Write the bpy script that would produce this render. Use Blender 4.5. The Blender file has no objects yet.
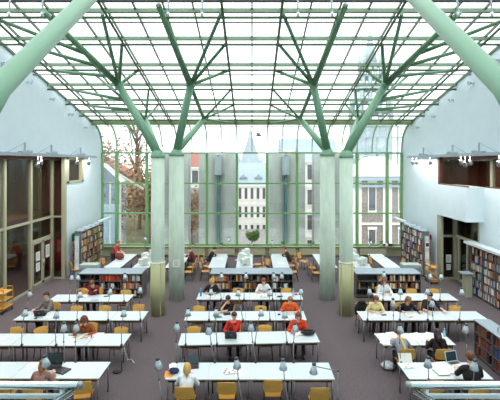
import bpy, bmesh, math, random
from mathutils import Vector, Matrix
RNG = random.Random(7)
COL = bpy.context.scene.collection
SC = bpy.context.scene
F, CX, CY, H = 400.0, 252.0, 163.0, 5.9      # focal length and principal point (500x400 frame), eye height

def lin(c):
    c = c/255.0
    return c/12.92 if c <= 0.04045 else ((c+0.055)/1.055)**2.4
def rgb(r, g, b): return (lin(r), lin(g), lin(b), 1.0)

# ------------------------------------------------------------------ materials
def mat(name, col, rough=0.6, metal=0.0, noise=0.0, scale=8.0, bump=0.0, spec=0.5, stretch=None, emit=None):
    m = bpy.data.materials.new(name); m.use_nodes = True
    nt = m.node_tree; b = nt.nodes['Principled BSDF']
    b.inputs['Base Color'].default_value = col
    b.inputs['Roughness'].default_value = rough
    b.inputs['Metallic'].default_value = metal
    b.inputs['Specular IOR Level'].default_value = spec
    if noise or bump:
        tc = nt.nodes.new('ShaderNodeTexCoord'); n = nt.nodes.new('ShaderNodeTexNoise')
        n.inputs['Scale'].default_value = scale; n.inputs['Detail'].default_value = 4
        if stretch:
            mp = nt.nodes.new('ShaderNodeMapping'); mp.inputs['Scale'].default_value = stretch
            nt.links.new(tc.outputs['Object'], mp.inputs['Vector']); nt.links.new(mp.outputs[0], n.inputs['Vector'])
        else:
            nt.links.new(tc.outputs['Object'], n.inputs['Vector'])
        if noise:
            cr = nt.nodes.new('ShaderNodeValToRGB')
            cr.color_ramp.elements[0].position = 0.3; cr.color_ramp.elements[1].position = 0.7
            cr.color_ramp.elements[0].color = tuple(max(0, c*(1-noise)) for c in col[:3])+(1,)
            cr.color_ramp.elements[1].color = tuple(min(1, c*(1+noise)) for c in col[:3])+(1,)
            nt.links.new(n.outputs['Fac'], cr.inputs['Fac']); nt.links.new(cr.outputs['Color'], b.inputs['Base Color'])
        if bump:
            bp = nt.nodes.new('ShaderNodeBump'); bp.inputs['Strength'].default_value = bump; bp.inputs['Distance'].default_value = 0.02
            nt.links.new(n.outputs['Fac'], bp.inputs['Height']); nt.links.new(bp.outputs['Normal'], b.inputs['Normal'])
    if emit:
        b.inputs['Emission Color'].default_value = emit[0]; b.inputs['Emission Strength'].default_value = emit[1]
    return m

def glass(name, tint, refl, rough=0.02):
    m = bpy.data.materials.new(name); m.use_nodes = True
    nt = m.node_tree; nt.nodes.clear()
    o = nt.nodes.new('ShaderNodeOutputMaterial'); mx = nt.nodes.new('ShaderNodeMixShader')
    t = nt.nodes.new('ShaderNodeBsdfTransparent'); g = nt.nodes.new('ShaderNodeBsdfGlossy'); lw = nt.nodes.new('ShaderNodeLayerWeight')
    mr = nt.nodes.new('ShaderNodeMapRange')
    lw.inputs['Blend'].default_value = 0.35
    mr.inputs['To Min'].default_value = refl*0.6; mr.inputs['To Max'].default_value = min(1, refl*4)
    t.inputs['Color'].default_value = tint; g.inputs['Roughness'].default_value = rough
    nt.links.new(lw.outputs['Facing'], mr.inputs['Value']); nt.links.new(mr.outputs[0], mx.inputs['Fac'])
    nt.links.new(t.outputs[0], mx.inputs[1]); nt.links.new(g.outputs[0], mx.inputs[2]); nt.links.new(mx.outputs[0], o.inputs['Surface'])
    return m

M = {}
M['wall'] = mat('white_plaster', rgb(218, 233, 239), 0.85, noise=0.02, scale=2)
M['carpet'] = mat('carpet', rgb(100, 91, 94), 0.95, noise=0.16, scale=22, bump=0.3, spec=0.1)
M['green'] = mat('green_painted_steel', rgb(114, 158, 128), 0.4)
M['greenw'] = mat('green_window_frame', rgb(116, 164, 102), 0.4)
M['greend'] = mat('dark_green_steel', rgb(80, 104, 72), 0.45)
M['purlin'] = mat('grey_green_purlin', rgb(124, 146, 124), 0.45)
M['greenb'] = mat('branch_green_steel', rgb(98, 138, 102), 0.4)
M['olive'] = mat('olive_frame', rgb(172, 170, 146), 0.5)
M['beam'] = mat('olive_green_beam', rgb(112, 132, 92), 0.5)
M['conc'] = mat('pale_concrete', rgb(198, 216, 200), 0.8, noise=0.09, scale=6, stretch=(1, 1, 0.25))
M['clad'] = mat('cream_green_cladding', rgb(172, 174, 132), 0.5, noise=0.03, scale=3)
M['top'] = mat('white_laminate', rgb(200, 210, 213), 0.35)
M['edge'] = mat('beige_table_edge', rgb(160, 150, 118), 0.5)
M['steel'] = mat('grey_steel_tube', rgb(150, 152, 150), 0.35, metal=0.7)
M['dark'] = mat('dark_metal', rgb(70, 68, 70), 0.45, metal=0.3)
M['wood'] = mat('yellow_beech_ply', rgb(222, 172, 86), 0.45, noise=0.1, scale=5, stretch=(1, 6, 6))
M['woodb'] = mat('orange_beech_ply', rgb(208, 146, 62), 0.45, noise=0.12, scale=5, stretch=(1, 6, 6))
M['alu'] = mat('blue_grey_aluminium', rgb(204, 220, 228), 0.35, metal=0.1)
M['aluw'] = mat('pale_aluminium', rgb(214, 224, 228), 0.4, metal=0.15)
M['chrome'] = mat('brushed_steel_rail', rgb(232, 238, 240), 0.14, metal=1.0)
M['shelfm'] = mat('blue_grey_shelf_metal', rgb(142, 158, 168), 0.45, metal=0.1)
M['shelfd'] = mat('dark_shelf_metal', rgb(92, 90, 88), 0.55)
M['sill'] = mat('beige_sill_panel', rgb(168, 166, 138), 0.7, noise=0.05, scale=3)
M['brown'] = mat('dark_brown_panelling', rgb(104, 70, 56), 0.6, noise=0.15, scale=3, stretch=(1, 1, 0.2))
M['brownl'] = mat('brown_panelling', rgb(104, 66, 50), 0.6, noise=0.1, scale=3, stretch=(1, 1, 0.2))
M['black'] = mat('black_plastic', rgb(26, 26, 30), 0.4)
M['screen'] = mat('laptop_screen', rgb(46, 64, 68), 0.2)
M['paper'] = mat('white_paper', rgb(238, 238, 232), 0.8)
M['plast'] = mat('cream_computer_plastic', rgb(214, 222, 216), 0.5)
M['red'] = mat('red_plastic', rgb(190, 46, 36), 0.5)
M['redc'] = mat('red_curtain', rgb(120, 20, 28), 0.8)
M['grn'] = mat('green_sign', rgb(40, 130, 96), 0.5)
M['org'] = mat('orange_plastic', rgb(236, 150, 40), 0.5)
M['leaf'] = mat('leaf_green', rgb(96, 130, 70), 0.6, noise=0.25, scale=9)
M['leafa'] = mat('autumn_leaf', rgb(132, 106, 74), 0.7, noise=0.4, scale=2)
M['bark'] = mat('bark', rgb(110, 90, 74), 0.9, noise=0.2, scale=9)
M['pot'] = mat('white_pot', rgb(220, 226, 226), 0.5)
M['soil'] = mat('soil', rgb(70, 54, 44), 0.9)
M['blue'] = mat('blue_plastic', rgb(70, 140, 200), 0.2)
M['bluep'] = mat('pale_blue_plastic', rgb(150, 196, 220), 0.2)
M['stone'] = mat('white_stone_facade', rgb(222, 220, 214), 0.85, noise=0.05, scale=0.6)
M['stoneg'] = mat('grey_stone_facade', rgb(140, 130, 124), 0.85, noise=0.35, scale=5)
M['slate'] = mat('pale_slate_roof', rgb(150, 164, 172), 0.7, noise=0.06, scale=2)
M['tile'] = mat('red_roof_tile', rgb(150, 92, 76), 0.8, noise=0.1, scale=4)
M['win'] = mat('facade_window_dark', rgb(84, 88, 90), 0.15)
M['pylon'] = mat('grey_concrete_pylon', rgb(172, 178, 172), 0.6, noise=0.12, scale=1.2, stretch=(2, 2, 0.5))
M['teal'] = mat('teal_post', rgb(78, 118, 120), 0.5)
M['grass'] = mat('garden_grass', rgb(98, 96, 68), 0.9, noise=0.35, scale=1.2)
M['asph'] = mat('pale_street', rgb(150, 148, 144), 0.9, noise=0.05, scale=1)
M['skin'] = mat('skin', rgb(226, 176, 148), 0.55)
M['eye'] = mat('eye_dark', rgb(40, 32, 30), 0.3)
M['lip'] = mat('lip', rgb(180, 100, 92), 0.5)
M['bag'] = mat('clear_plastic_bag', rgb(206, 216, 224), 0.25, noise=0.1, scale=14)
M['glassroof'] = glass('roof_glass', (0.95, 0.97, 0.97, 1), 0.05)
M['glasswin'] = glass('window_glass', (0.88, 0.92, 0.92, 1), 0.2)
M['glassdark'] = glass('office_glass', (0.86, 0.84, 0.80, 1), 0.05)
M['glassblue'] = glass('blue_lean_to_glass', (0.72, 0.84, 0.95, 1), 0.2)

# ------------------------------------------------------------------ mesh builder
class MB:
    def __init__(s): s.v = []; s.f = []; s.m = []; s.sm = []
    def face(s, idx, m=0, smooth=False): s.f.append(tuple(idx)); s.m.append(m); s.sm.append(smooth)
    def box(s, x0, x1, y0, y1, z0, z1, m=0):
        if x0 > x1: x0, x1 = x1, x0
        if y0 > y1: y0, y1 = y1, y0
        if z0 > z1: z0, z1 = z1, z0
        b = len(s.v)
        s.v += [(x0,y0,z0),(x1,y0,z0),(x1,y1,z0),(x0,y1,z0),(x0,y0,z1),(x1,y0,z1),(x1,y1,z1),(x0,y1,z1)]
        for q in ((0,3,2,1),(4,5,6,7),(0,1,5,4),(1,2,6,5),(2,3,7,6),(3,0,4,7)): s.face([b+i for i in q], m)
        return s
    def obox(s, c, size, R=None, m=0):
        R = R or Matrix.Identity(3); c = Vector(c); b = len(s.v)
        hx, hy, hz = size[0]/2, size[1]/2, size[2]/2
        for p in ((-hx,-hy,-hz),(hx,-hy,-hz),(hx,hy,-hz),(-hx,hy,-hz),(-hx,-hy,hz),(hx,-hy,hz),(hx,hy,hz),(-hx,hy,hz)):
            s.v.append(tuple(c+R@Vector(p)))
        for q in ((0,3,2,1),(4,5,6,7),(0,1,5,4),(1,2,6,5),(2,3,7,6),(3,0,4,7)): s.face([b+i for i in q], m)
        return s
    def bar(s, p0, p1, w, h, m=0):                     # rectangular bar, h measured "up"
        p0, p1 = Vector(p0), Vector(p1); d = p1-p0; L = d.length; y = d/L
        up = Vector((0,0,1)) if abs(y.z) < 0.95 else Vector((0,1,0))
        x = y.cross(up).normalized(); z = x.cross(y)
        R = Matrix((x, y, z)).transposed()
        return s.obox((p0+p1)/2, (w, L, h), R, m)
    def path(s, pts, rad, n=10, m=0, cap=True):
        pts = [Vector(p) for p in pts]
        if not isinstance(rad, (list, tuple)): rad = [rad]*len(pts)
        b = len(s.v); prev = None
        for i, p in enumerate(pts):
            d = (pts[min(i+1, len(pts)-1)]-pts[max(i-1, 0)]).normalized()
            if prev is None:
                a = Vector((0,0,1)) if abs(d.z) < 0.9 else Vector((1,0,0))
                u = d.cross(a).normalized()
            else:
                u = (prev-d*prev.dot(d))
                u = u.normalized() if u.length > 1e-6 else d.orthogonal().normalized()
            prev = u; w = d.cross(u)
            for k in range(n):
                t = 2*math.pi*k/n
                s.v.append(tuple(p+(u*math.cos(t)+w*math.sin(t))*rad[i]))
        for i in range(len(pts)-1):
            for k in range(n):
                k2 = (k+1) % n
                s.face((b+i*n+k, b+i*n+k2, b+(i+1)*n+k2, b+(i+1)*n+k), m, True)
        if cap:
            s.face([b+k for k in range(n)][::-1], m); e = b+(len(pts)-1)*n; s.face([e+k for k in range(n)], m)
        return s
    def tube(s, p0, p1, r0, r1=None, n=10, m=0): return s.path([p0, p1], [r0, r0 if r1 is None else r1], n, m)
    def ell(s, c, r, R=None, nu=16, nv=10, m=0, filt=None):
        c = Vector(c); R = R or Matrix.Identity(3); b = len(s.v); P = []
        for j in range(nv+1):
            ph = math.pi*j/nv
            for i in range(nu):
                t = 2*math.pi*i/nu
                p = Vector((r[0]*math.sin(ph)*math.cos(t), r[1]*math.sin(ph)*math.sin(t), r[2]*math.cos(ph)))
                P.append(p); s.v.append(tuple(c+R@p))
        for j in range(nv):
            for i in range(nu):
                q = (j*nu+i, j*nu+(i+1) % nu, (j+1)*nu+(i+1) % nu, (j+1)*nu+i)
                if filt:
                    ce = (P[q[0]]+P[q[1]]+P[q[2]]+P[q[3]])/4
                    if not filt(ce): continue
                s.face([b+k for k in q], m, True)
        return s
    def lathe(s, c, prof, n=16, m=0, R=None):
        c = Vector(c); R = R or Matrix.Identity(3); b = len(s.v)
        for r, z in prof:
            for k in range(n):
                t = 2*math.pi*k/n; s.v.append(tuple(c+R@Vector((r*math.cos(t), r*math.sin(t), z))))
        for i in range(len(prof)-1):
            for k in range(n):
                k2 = (k+1) % n; s.face((b+i*n+k, b+i*n+k2, b+(i+1)*n+k2, b+(i+1)*n+k), m, True)
        s.face([b+k for k in range(n)][::-1], m); e = b+(len(prof)-1)*n; s.face([e+k for k in range(n)], m)
        return s
    def prism(s, poly, ext, m=0):
        b = len(s.v); n = len(poly); e = Vector(ext)
        s.v += [tuple(p) for p in poly]; s.v += [tuple(Vector(p)+e) for p in poly]
        s.face(range(b, b+n), m); s.face([b+n+i for i in range(n)][::-1], m)
        for i in range(n): s.face((b+i, b+(i+1) % n, b+n+(i+1) % n, b+n+i), m)
        return s
    def sheet(s, rows, m=0, smooth=True):              # rows of points -> quad sheet
        b = len(s.v); n = len(rows[0])
        for r in rows: s.v += [tuple(p) for p in r]
        for i in range(len(rows)-1):
            for j in range(n-1): s.face((b+i*n+j, b+i*n+j+1, b+(i+1)*n+j+1, b+(i+1)*n+j), m, smooth)
        return s
    def mesh(s, name, mats):
        me = bpy.data.meshes.new(name)
        me.from_pydata([tuple(p) for p in s.v], [], s.f)
        for mm in (mats if isinstance(mats, (list, tuple)) else [mats]): me.materials.append(mm)
        me.polygons.foreach_set('material_index', s.m); me.polygons.foreach_set('use_smooth', s.sm)
        bm = bmesh.new(); bm.from_mesh(me); bmesh.ops.recalc_face_normals(bm, faces=bm.faces); bm.to_mesh(me); bm.free()
        me.update(); return me
    def build(s, name, mats, parent=None, loc=None, rz=0):
        return link(name, s.mesh(name, mats), parent, loc, rz)

def link(name, me, parent=None, loc=None, rz=0):
    o = bpy.data.objects.new(name, me); COL.objects.link(o)
    if parent is not None: o.parent = parent
    if loc is not None: o.location = loc
    if rz: o.rotation_euler = (0, 0, rz)
    return o
def tag(o, label, cat, group=None, kind=None):
    o['label'] = label; o['category'] = cat
    if group: o['group'] = group
    if kind: o['kind'] = kind
    return o
def thing(name, label, cat, loc=(0,0,0), rz=0, group=None):
    return tag(link(name, None, None, loc, rz), label, cat, group)
def struct(o): o['kind'] = 'structure'; return o
def copy_tree(o, loc, rz, label, group=None):
    c = o.copy(); COL.objects.link(c); c.location = loc; c.rotation_euler = (0, 0, rz); c['label'] = label
    if group: c['group'] = group
    for ch in list(o.children):
        d = ch.copy(); COL.objects.link(d); d.parent = c
        for g in list(ch.children):
            e = g.copy(); COL.objects.link(e); e.parent = d
    return c
ORD = ['first','second','third','fourth','fifth','sixth','seventh','eighth','ninth','tenth','eleventh','twelfth','thirteenth','fourteenth','fifteenth','sixteenth','seventeenth','eighteenth','nineteenth','twentieth']
def ordw(i):
    if i < 20: return ORD[i]
    t = ['twenty','thirty','forty','fifty'][i//10-2] if False else ['twenty','thirty','forty','fifty'][(i+1)//10-2]
    r = (i+1) % 10
    return (t+'-'+ORD[r-1]) if r else t.replace('ty','tieth')
# ================================================================== SHELL
PT = 0.955                       # glazing pitch
XW = 10*PT                       # half width of the hall (9.55)
YB = 25.5                        # back glass wall
YE, ZE, SL = 23.9, 8.41, 0.242   # roof eaves line and slope
def zr(y): return ZE+SL*(YE-y)
YF = -2.0                        # wall behind the camera
def bez(t):
    P = ((YB,6.54),(YB,7.6),(25.0,8.15),(YE,ZE)); u = 1-t
    return tuple(u**3*P[0][i]+3*u*u*t*P[1][i]+3*u*t*t*P[2][i]+t**3*P[3][i] for i in (0,1))
CURVE = [bez(i/10) for i in range(11)]

struct(MB().box(-15.5, 15.5, -2.3, YB+0.25, -0.2, 0).build('floor', M['carpet']))

def wall_profile(sx):
    b = MB()
    x0 = sx*XW; ext = (sx*0.2, 0, 0)
    poly = [(x0, YF, 6.2), (x0, YB, 6.2)]+[(x0, y, z) for y, z in CURVE]+[(x0, YF, zr(YF))]
    b.prism(poly, ext)
    return b
b = wall_profile(-1)
b.box(-9.75, -XW, 20.5, 20.78, 0, 6.2); b.box(-9.75, -XW, 20.78, 22.6, 0, 4.9); b.box(-9.75, -XW, 22.6, YB, 0, 6.2)
b.box(-15.4, -9.75, 23.0, 23.2, 0, 6.4); b.box(-15.6, -15.4, 5.8, 23.2, 0, 6.4)
b.box(-15.6, -XW, 5.6, 5.8, 0, 6.4); b.box(-9.75, -XW, YF, 5.8, 0, 6.2)
b.box(-15.6, -9.75, 5.6, 23.2, 6.2, 6.4)
wl = struct(b.build('wall_left', M['wall']))
b = wall_profile(1)
b.box(XW, 9.75, 20.65, YB, 0, 6.2)
b.box(XW, 10.55, 17.85, 20.65, 3.25, 4.8)
b.box(10.35, 10.55, 9.0, 18.2, 0, 4.8)
b.box(10.35, 10.55, 18.2, 20.4, 3.2, 3.3)
b.box(XW, 15.6, 8.8, 9.0, 0, 6.4); b.box(XW, 9.75, YF, 9.0, 0, 6.2)
b.box(15.4, 15.6, 9.0, 23.2, 0, 6.4); b.box(9.75, 15.6, 23.0, 23.2, 0, 6.4); b.box(9.75, 15.6, 9.0, 23.2, 6.2, 6.4)
b.box(10.55, 15.4, 9.0, 23.0, 3.25, 3.9)
struct(b.build('wall_right', M['wall']))
b = MB().box(-9.75, 9.75, YF-0.2, YF, 0, zr(YF))
struct(b.build('wall_front', M['wall']))
# back parapet under the glass
b = MB(); b.box(-XW, XW, YB-0.12, YB+0.2, 0, 0.60)
for k in range(-9, 10, 2): b.box(k*PT-0.05, k*PT+0.05, YB-0.16, YB-0.12, 0, 0.6)
struct(b.build('wall_back', M['sill']))
b = MB().box(-XW, XW, YB-0.34, YB+0.1, 0.60, 0.64); struct(b.build('trim_1', mat('pale_sill_top', rgb(172, 182, 146), 0.6)))
b = MB()
for k in range(-9, 9, 2): b.box(k*PT+0.12, (k+2)*PT-0.12, YB-0.30, YB-0.16, 0.1, 0.52)
struct(b.build('trim_2', M['sill']))

# glass wall: one window per bay, vertical glass plus the curved eaves glass above it
edges = [-10]+list(range(-9, 10, 2))+[10]
ZT = [0.70, 2.70, 4.60, 6.54]
for n in range(len(edges)-1):
    k0, k1 = edges[n], edges[n+1]; x0, x1 = k0*PT, k1*PT
    w = struct(link('window_%d' % (n+1), None)); 
    g = MB().sheet([[(x0, YB, 0.66), (x1, YB, 0.66)]]+[[(x0, y, z), (x1, y, z)] for y, z in CURVE])
    g.build('pane', M['glasswin'], w)
    fr = MB()
    for z in ZT: fr.box(x0+0.07, x1-0.07, YB-0.09, YB+0.06, z-0.045, z+0.045)
    yy, zz = bez(0.78); fr.tube((x0, yy-0.08, zz-0.08), (x1, yy-0.08, zz-0.08), 0.022, n=6)
    fr.build('transom', M['greenw'], w)
    lft = MB().box(x0-0.075, x0+0.075, YB-0.16, YB+0.06, 0.66, 6.54); lft.build('mullion', M['greenw'], w)
    if n == len(edges)-2:
        MB().box(x1-0.1, x1, YB-0.16, YB+0.06, 0.66, 6.54).build('mullion', M['greenw'], w)
    ks = [k0] + ([k0+1] if k1-k0 == 2 else [])
    if n == len(edges)-2: ks.append(k1)
    for k in ks:
        x = min(max(k*PT, -XW+0.04), XW-0.04); c = MB()
        for i in range(10):
            (ya, za), (yb, zb) = CURVE[i], CURVE[i+1]
            c.bar((x, ya-0.02, za-0.02), (x, yb-0.02, zb-0.02), 0.06 if k % 2 else 0.045, 0.10)
        c.build('glazing_bar', M['greenw'], w)

# sloped glass roof
Y0 = -2.0
ce = struct(MB().sheet([[(-XW, YE, zr(YE)), (XW, YE, zr(YE))], [(-XW, Y0, zr(Y0)), (XW, Y0, zr(Y0))]], smooth=False).build('ceiling', M['glassroof']))
for k in range(-10, 11):
    x = min(max(k*PT, -XW+0.05), XW-0.05)
    r = MB(); main = k in (-9, -5, -1, 1, 5, 9)
    r.bar((x, YE, zr(YE)-0.06), (x, Y0, zr(Y0)-0.06), 0.05, 0.09)
    r.build('rafter', M['greend'], ce)
    if main:
        MB().tube((x, YE, zr(YE)-0.27), (x, 4, zr(4)-0.27), 0.045, n=8).build('lower_chord', M['greend'], ce)
PY = [22.15, 20.5, 18.7, 16.8, 14.8, 13.15, 11.4, 9.6, 7.8, 6.0, 4.2, 2.4, 0.6]
for y in PY:
    MB().box(-XW, XW, y-0.06, y+0.06, zr(y)-0.17, zr(y)-0.04).build('purlin', M['purlin'], ce)
    MB().tube((-XW, y, zr(y)-0.33), (XW, y, zr(y)-0.33), 0.045, n=8).build('purlin_tie', M['greend'], ce)
for y in (21.6, 17.45, 13.6):
    MB().tube((-XW, y, zr(y)-0.22), (XW, y, zr(y)-0.22), 0.03, n=8).build('service_pipe', M['steel'], ce)
MB().box(-XW, XW, YE-0.14, YE+0.14, ZE-0.22, ZE+0.06).build('eaves_beam', M['beam'], ce)
MB().tube((-XW, YE-0.4, ZE+0.02), (XW, YE-0.4, ZE+0.02), 0.05, n=8).build('purlin_tie', M['greend'], ce)
MB().box(-XW, XW, 12.40, 12.50, zr(12.45)-0.27, zr(12.45)-0.12).build('blind_box', M['dark'], ce)
# thin hanger rods under the roof
for i, px in enumerate((9, 42, 168, 202, 298, 332, 458, 492)):
    Y = 11.35; x = (px-CX)*Y/F; zt = zr(Y)-0.37
    b = MB().tube((0, 0, 0), (-0.06*x/6, 0, 0.98), 0.026, n=8).tube((0, 0, -0.05), (0, 0, 0.06), 0.04, n=8)
    side = 'left' if px < 250 else 'right'
    o = b.build('hanger_rod', M['aluw'], loc=(x, Y, 10.12))
    tag(o, 'thin white rod hanging from the glass roof, %s from the left along the top edge' % ORD[i], 'rod', 'rods hanging from the roof')

# ---- left office front: recessed glazing behind olive posts
XG = 10.2
d = struct(link('window_12', None))
ys = [8.0, 10.2, 12.3, 14.4, 16.45, 18.4, 20.4]
MB().box(-XG-0.01, -XG+0.01, 6, 20.4, 0.05, 6.2).build('pane', M['glassdark'], d)
for y in ys:
    MB().box(-XG-0.07, -XG+0.07, y-0.07, y+0.07, 0, 6.2).build('post', M['olive'], d)
f = MB().box(-XG-0.05, -XG+0.05, 6, 20.4, 3.13, 3.23).box(-XG-0.05, -XG+0.05, 6, 20.4, 0, 0.1).box(-XG-0.05, -XG+0.05, 18.4, 20.4, 2.16, 2.28)
f.build('transom', M['olive'], d)
d = struct(link('window_13', None))
MB().box(-XG, -XW, 20.43, 20.45, 0.05, 6.2).build('pane', M['glassdark'], d)
MB().box(-XG, -XW-0.1, 20.38, 20.48, 0, 0.08).box(-XG, -XW-0.1, 20.38, 20.48, 3.13, 3.21).build('transom', M['olive'], d)
MB().box(-XW-0.14, -XW+0.03, 20.34, 20.56, 0, 6.2).build('post', M['olive'], d)
d = struct(link('door_1', None))
for y0 in (18.5, 19.42):
    p = MB().box(-XG+0.02, -XG+0.07, y0, y0+0.08, 0.1, 2.16).box(-XG+0.02, -XG+0.07, y0+0.8, y0+0.88, 0.1, 2.16)
    p.box(-XG+0.02, -XG+0.07, y0, y0+0.88, 0.1, 0.22).box(-XG+0.02, -XG+0.07, y0, y0+0.88, 2.08, 2.16)
    q = p.build('door_leaf', M['olive'], d)
    MB().tube((-XG+0.11, y0+(0.84 if y0 < 19 else 0.04), 0.95), (-XG+0.11, y0+(0.84 if y0 < 19 else 0.04), 1.25), 0.015, n=8).build('door_handle', M['chrome'], q)
d = struct(link('window_14', None))
MB().box(-9.70, -9.68, 20.78, 22.6, 4.9, 6.2).build('pane', M['glassdark'], d)
fr = MB()
for a in ((20.6, 20.82, 4.85, 6.2), (22.42, 22.62, 4.85, 6.2), (20.6, 22.62, 4.85, 4.95), (20.6, 22.62, 6.1, 6.2)):
    fr.box(-9.72, -9.52, a[0], a[1], a[2], a[3])
fr.build('window_frame', M['olive'], d)
# interior of the left office
b = MB().box(-15.3, -15.1, 5.9, 22.9, 0, 6.2).box(-15.3, -9.8, 22.75, 22.95, 0, 6.2).box(-15.3, -10.4, 5.85, 6.0, 0, 6.2).box(-15.3, -9.8, 5.9, 22.9, 6.05, 6.18)
struct(b.build('wall_office_left', M['brown']))
b = MB().box(-15.2, -11.2, 5.9, 22.8, 2.95, 3.2); struct(b.build('ceiling_office_left', M['brown']))
b = MB().tube((-10.9, 17.2, 0), (-10.9, 17.2, 2.94), 0.24, n=20).tube((-10.9, 17.2, 2.94), (-10.9, 17.2, 6.04), 0.24, n=20)
tag(b.build('round_column', M['conc']), 'round pale concrete column standing just behind the left office glass', 'column')
b = MB()
for i in range(14): b.tube((-10.9+i*0.07, 21.0+0.03*(i % 2), 0.25), (-10.9+i*0.07, 21.0+0.03*(i % 2), 1.9), 0.042, n=8)
b.box(-10.95, -9.95, 20.97, 21.05, 1.9, 1.96)
for x in (-10.93, -9.97): b.box(x-0.03, x+0.03, 20.9, 21.12, 0, 1.95)
tag(b.build('fabric_screen', M['redc']), 'red fabric screen behind the end pane of the left office front', 'screen')

# ---- right side: upper opening with brown room, lower glass doors
b = MB().box(12.6, 12.8, 9.1, 22.9, 3.9, 6.15).box(10.5, 12.7, 22.3, 22.5, 3.9, 6.15).box(9.8, 12.7, 9.1, 22.9, 6.05, 6.18).box(10.56, 12.7, 9.1, 22.5, 3.88, 3.92)
b.box(9.8, 12.7, 22.75, 22.95, 0, 6.2).box(9.8, 9.9, 20.7, 22.9, 0, 6.2)
struct(b.build('wall_gallery_right', M['brownl']))
b = MB()
for y in (10.0, 13.6, 17.4): b.box(12.5, 12.62, y, y+0.9, 3.95, 5.8)
b.box(11.4, 12.1, 22.26, 22.32, 3.95, 5.7)
struct(b.build('door_2', M['brown']))
d = struct(link('window_15', None))
fr = MB().box(9.6, 9.72, 17.9, 20.6, 4.8, 4.86).box(10.4, 10.5, 9.0, 17.85, 4.8, 4.86).box(9.6, 9.72, 20.52, 20.63, 4.8, 6.2)
fr.build('window_frame', M['brownl'], d)
MB().box(10.40, 10.52, 17.3, 17.48, 4.8, 6.2).build('post', M['olive'], d)
MB().box(9.65, 9.66, 17.9, 20.6, 4.86, 6.2).box(10.44, 10.45, 9.0, 17.8, 4.86, 6.2).build('pane', glass('gallery_glass', (0.9, 0.88, 0.86, 1), 0.015), d)
b = MB().box(14.2, 14.4, 17.6, 22.8, 0, 3.2).box(9.8, 14.3, 22.6, 22.74, 0, 3.2).box(10.58, 14.3, 17.5, 17.7, 0, 3.2).box(10.58, 14.3, 17.6, 22.8, 3.1, 3.22)
struct(b.build('wall_office_right', M['brown']))
d = struct(link('door_3', None))
MB().box(XW+0.1, 10.35, 20.33, 20.35, 0.05, 3.2).build('pane', M['glassdark'], d)
fr = MB().box(XW, XW+0.14, 20.25, 20.64, 0, 3.25).box(10.24, 10.42, 20.25, 20.45, 0, 3.25).box(XW, 10.4, 20.29, 20.39, 0, 0.1).box(XW, 10.4, 20.29, 20.39, 2.15, 2.25).box(XW, 10.4, 20.29, 20.39, 3.17, 3.25)
fr.build('door_frame', M['olive'], d)
d = struct(link('door_4', None))
MB().box(10.38, 10.40, 18.2, 20.3, 0.05, 3.2).build('pane', M['glassdark'], d)
fr = MB().box(10.33, 10.45, 18.2, 18.3, 0, 3.25).box(10.33, 10.45, 18.2, 20.3, 2.15, 2.27).box(10.33, 10.45, 18.2, 20.3, 0, 0.1)
fr.box(10.33, 10.45, 19.2, 19.28, 0, 2.2).box(10.33, 10.45, 20.0, 20.1, 0, 2.2)
fr.build('door_frame', M['olive'], d)

def add_fill_lamp(label, x, y, z, power, sx, sy, col=(1, 0.82, 0.62)):  # unseen lamps added to brighten the dark side rooms
    t = thing('room_fill_lamp', label, 'fill lamp', (x, y, z), 0, 'fill lamps added in the side rooms')
    MB().box(-sx/2, sx/2, -sy/2, sy/2, -0.05, 0.0).build('housing', M['aluw'], t)
    l = bpy.data.lights.new('tube', 'AREA'); l.shape = 'RECTANGLE'; l.size = sx; l.size_y = sy; l.energy = power; l.color = col
    o = link('tube', l, t, (0, 0, -0.07))
add_fill_lamp('added fill lamp inside the brown gallery room, nearer one', 11.5, 14.5, 6.05, 22, 0.4, 2.0)
add_fill_lamp('added fill lamp inside the brown gallery room, farther one', 11.5, 19.6, 6.05, 22, 0.4, 2.0)
add_fill_lamp('added fill lamp inside the upper left office', -12.5, 18.0, 6.05, 90, 0.4, 2.0, (1, 0.88, 0.74))
add_fill_lamp('added fill lamp inside the lower left office', -13.0, 17.0, 2.95, 45, 0.4, 2.0)
# ---- gallery the photograph is taken from, with its steel rails
b = MB().box(-XW, XW, YF, 0.4, 3.9, 4.1).box(-XW, -1.48, 0.4, 3.72, 2.35, 2.55).box(1.36, XW, 0.4, 3.72, 2.35, 2.55)
struct(b.build('floor_gallery', M['conc']))
for sx, xe, lab in ((-1, -1.55, 'left'), (1, 1.41, 'right')):
    Y = 3.6; z = H-(385.3-CY)*Y/F
    r = thing('gallery_railing', 'brushed steel tube railing crossing the bottom %s corner of the view' % lab, 'railing', (xe, Y, 2.55))
    zl = z-2.55; e = sx*6.2
    MB().path([(0, 0, zl), (e, 0, zl)], 0.033, 16).build('top_rail', M['chrome'], r)
    MB().path([(-sx*-0.10, 0.03, zl-0.115), (e, 0.03, zl-0.115)], 0.022, 12).build('middle_rail', M['aluw'], r)
    MB().path([(sx*0.06, -0.02, zl-0.05), (sx*0.20, -0.40, zl-0.03), (sx*1.2, -2.7, zl)], 0.033, 14).build('return_rail', M['chrome'], r)
    MB().ell((0, 0, zl), (0.036, 0.036, 0.036)).build('end_cap', M['steel'], r)
    for i in range(4):
        MB().tube((sx*(0.16+i*1.7), 0, 0), (sx*(0.16+i*1.7), 0, zl-0.02), 0.02, n=10).build('baluster', M['aluw'], r)

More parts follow.
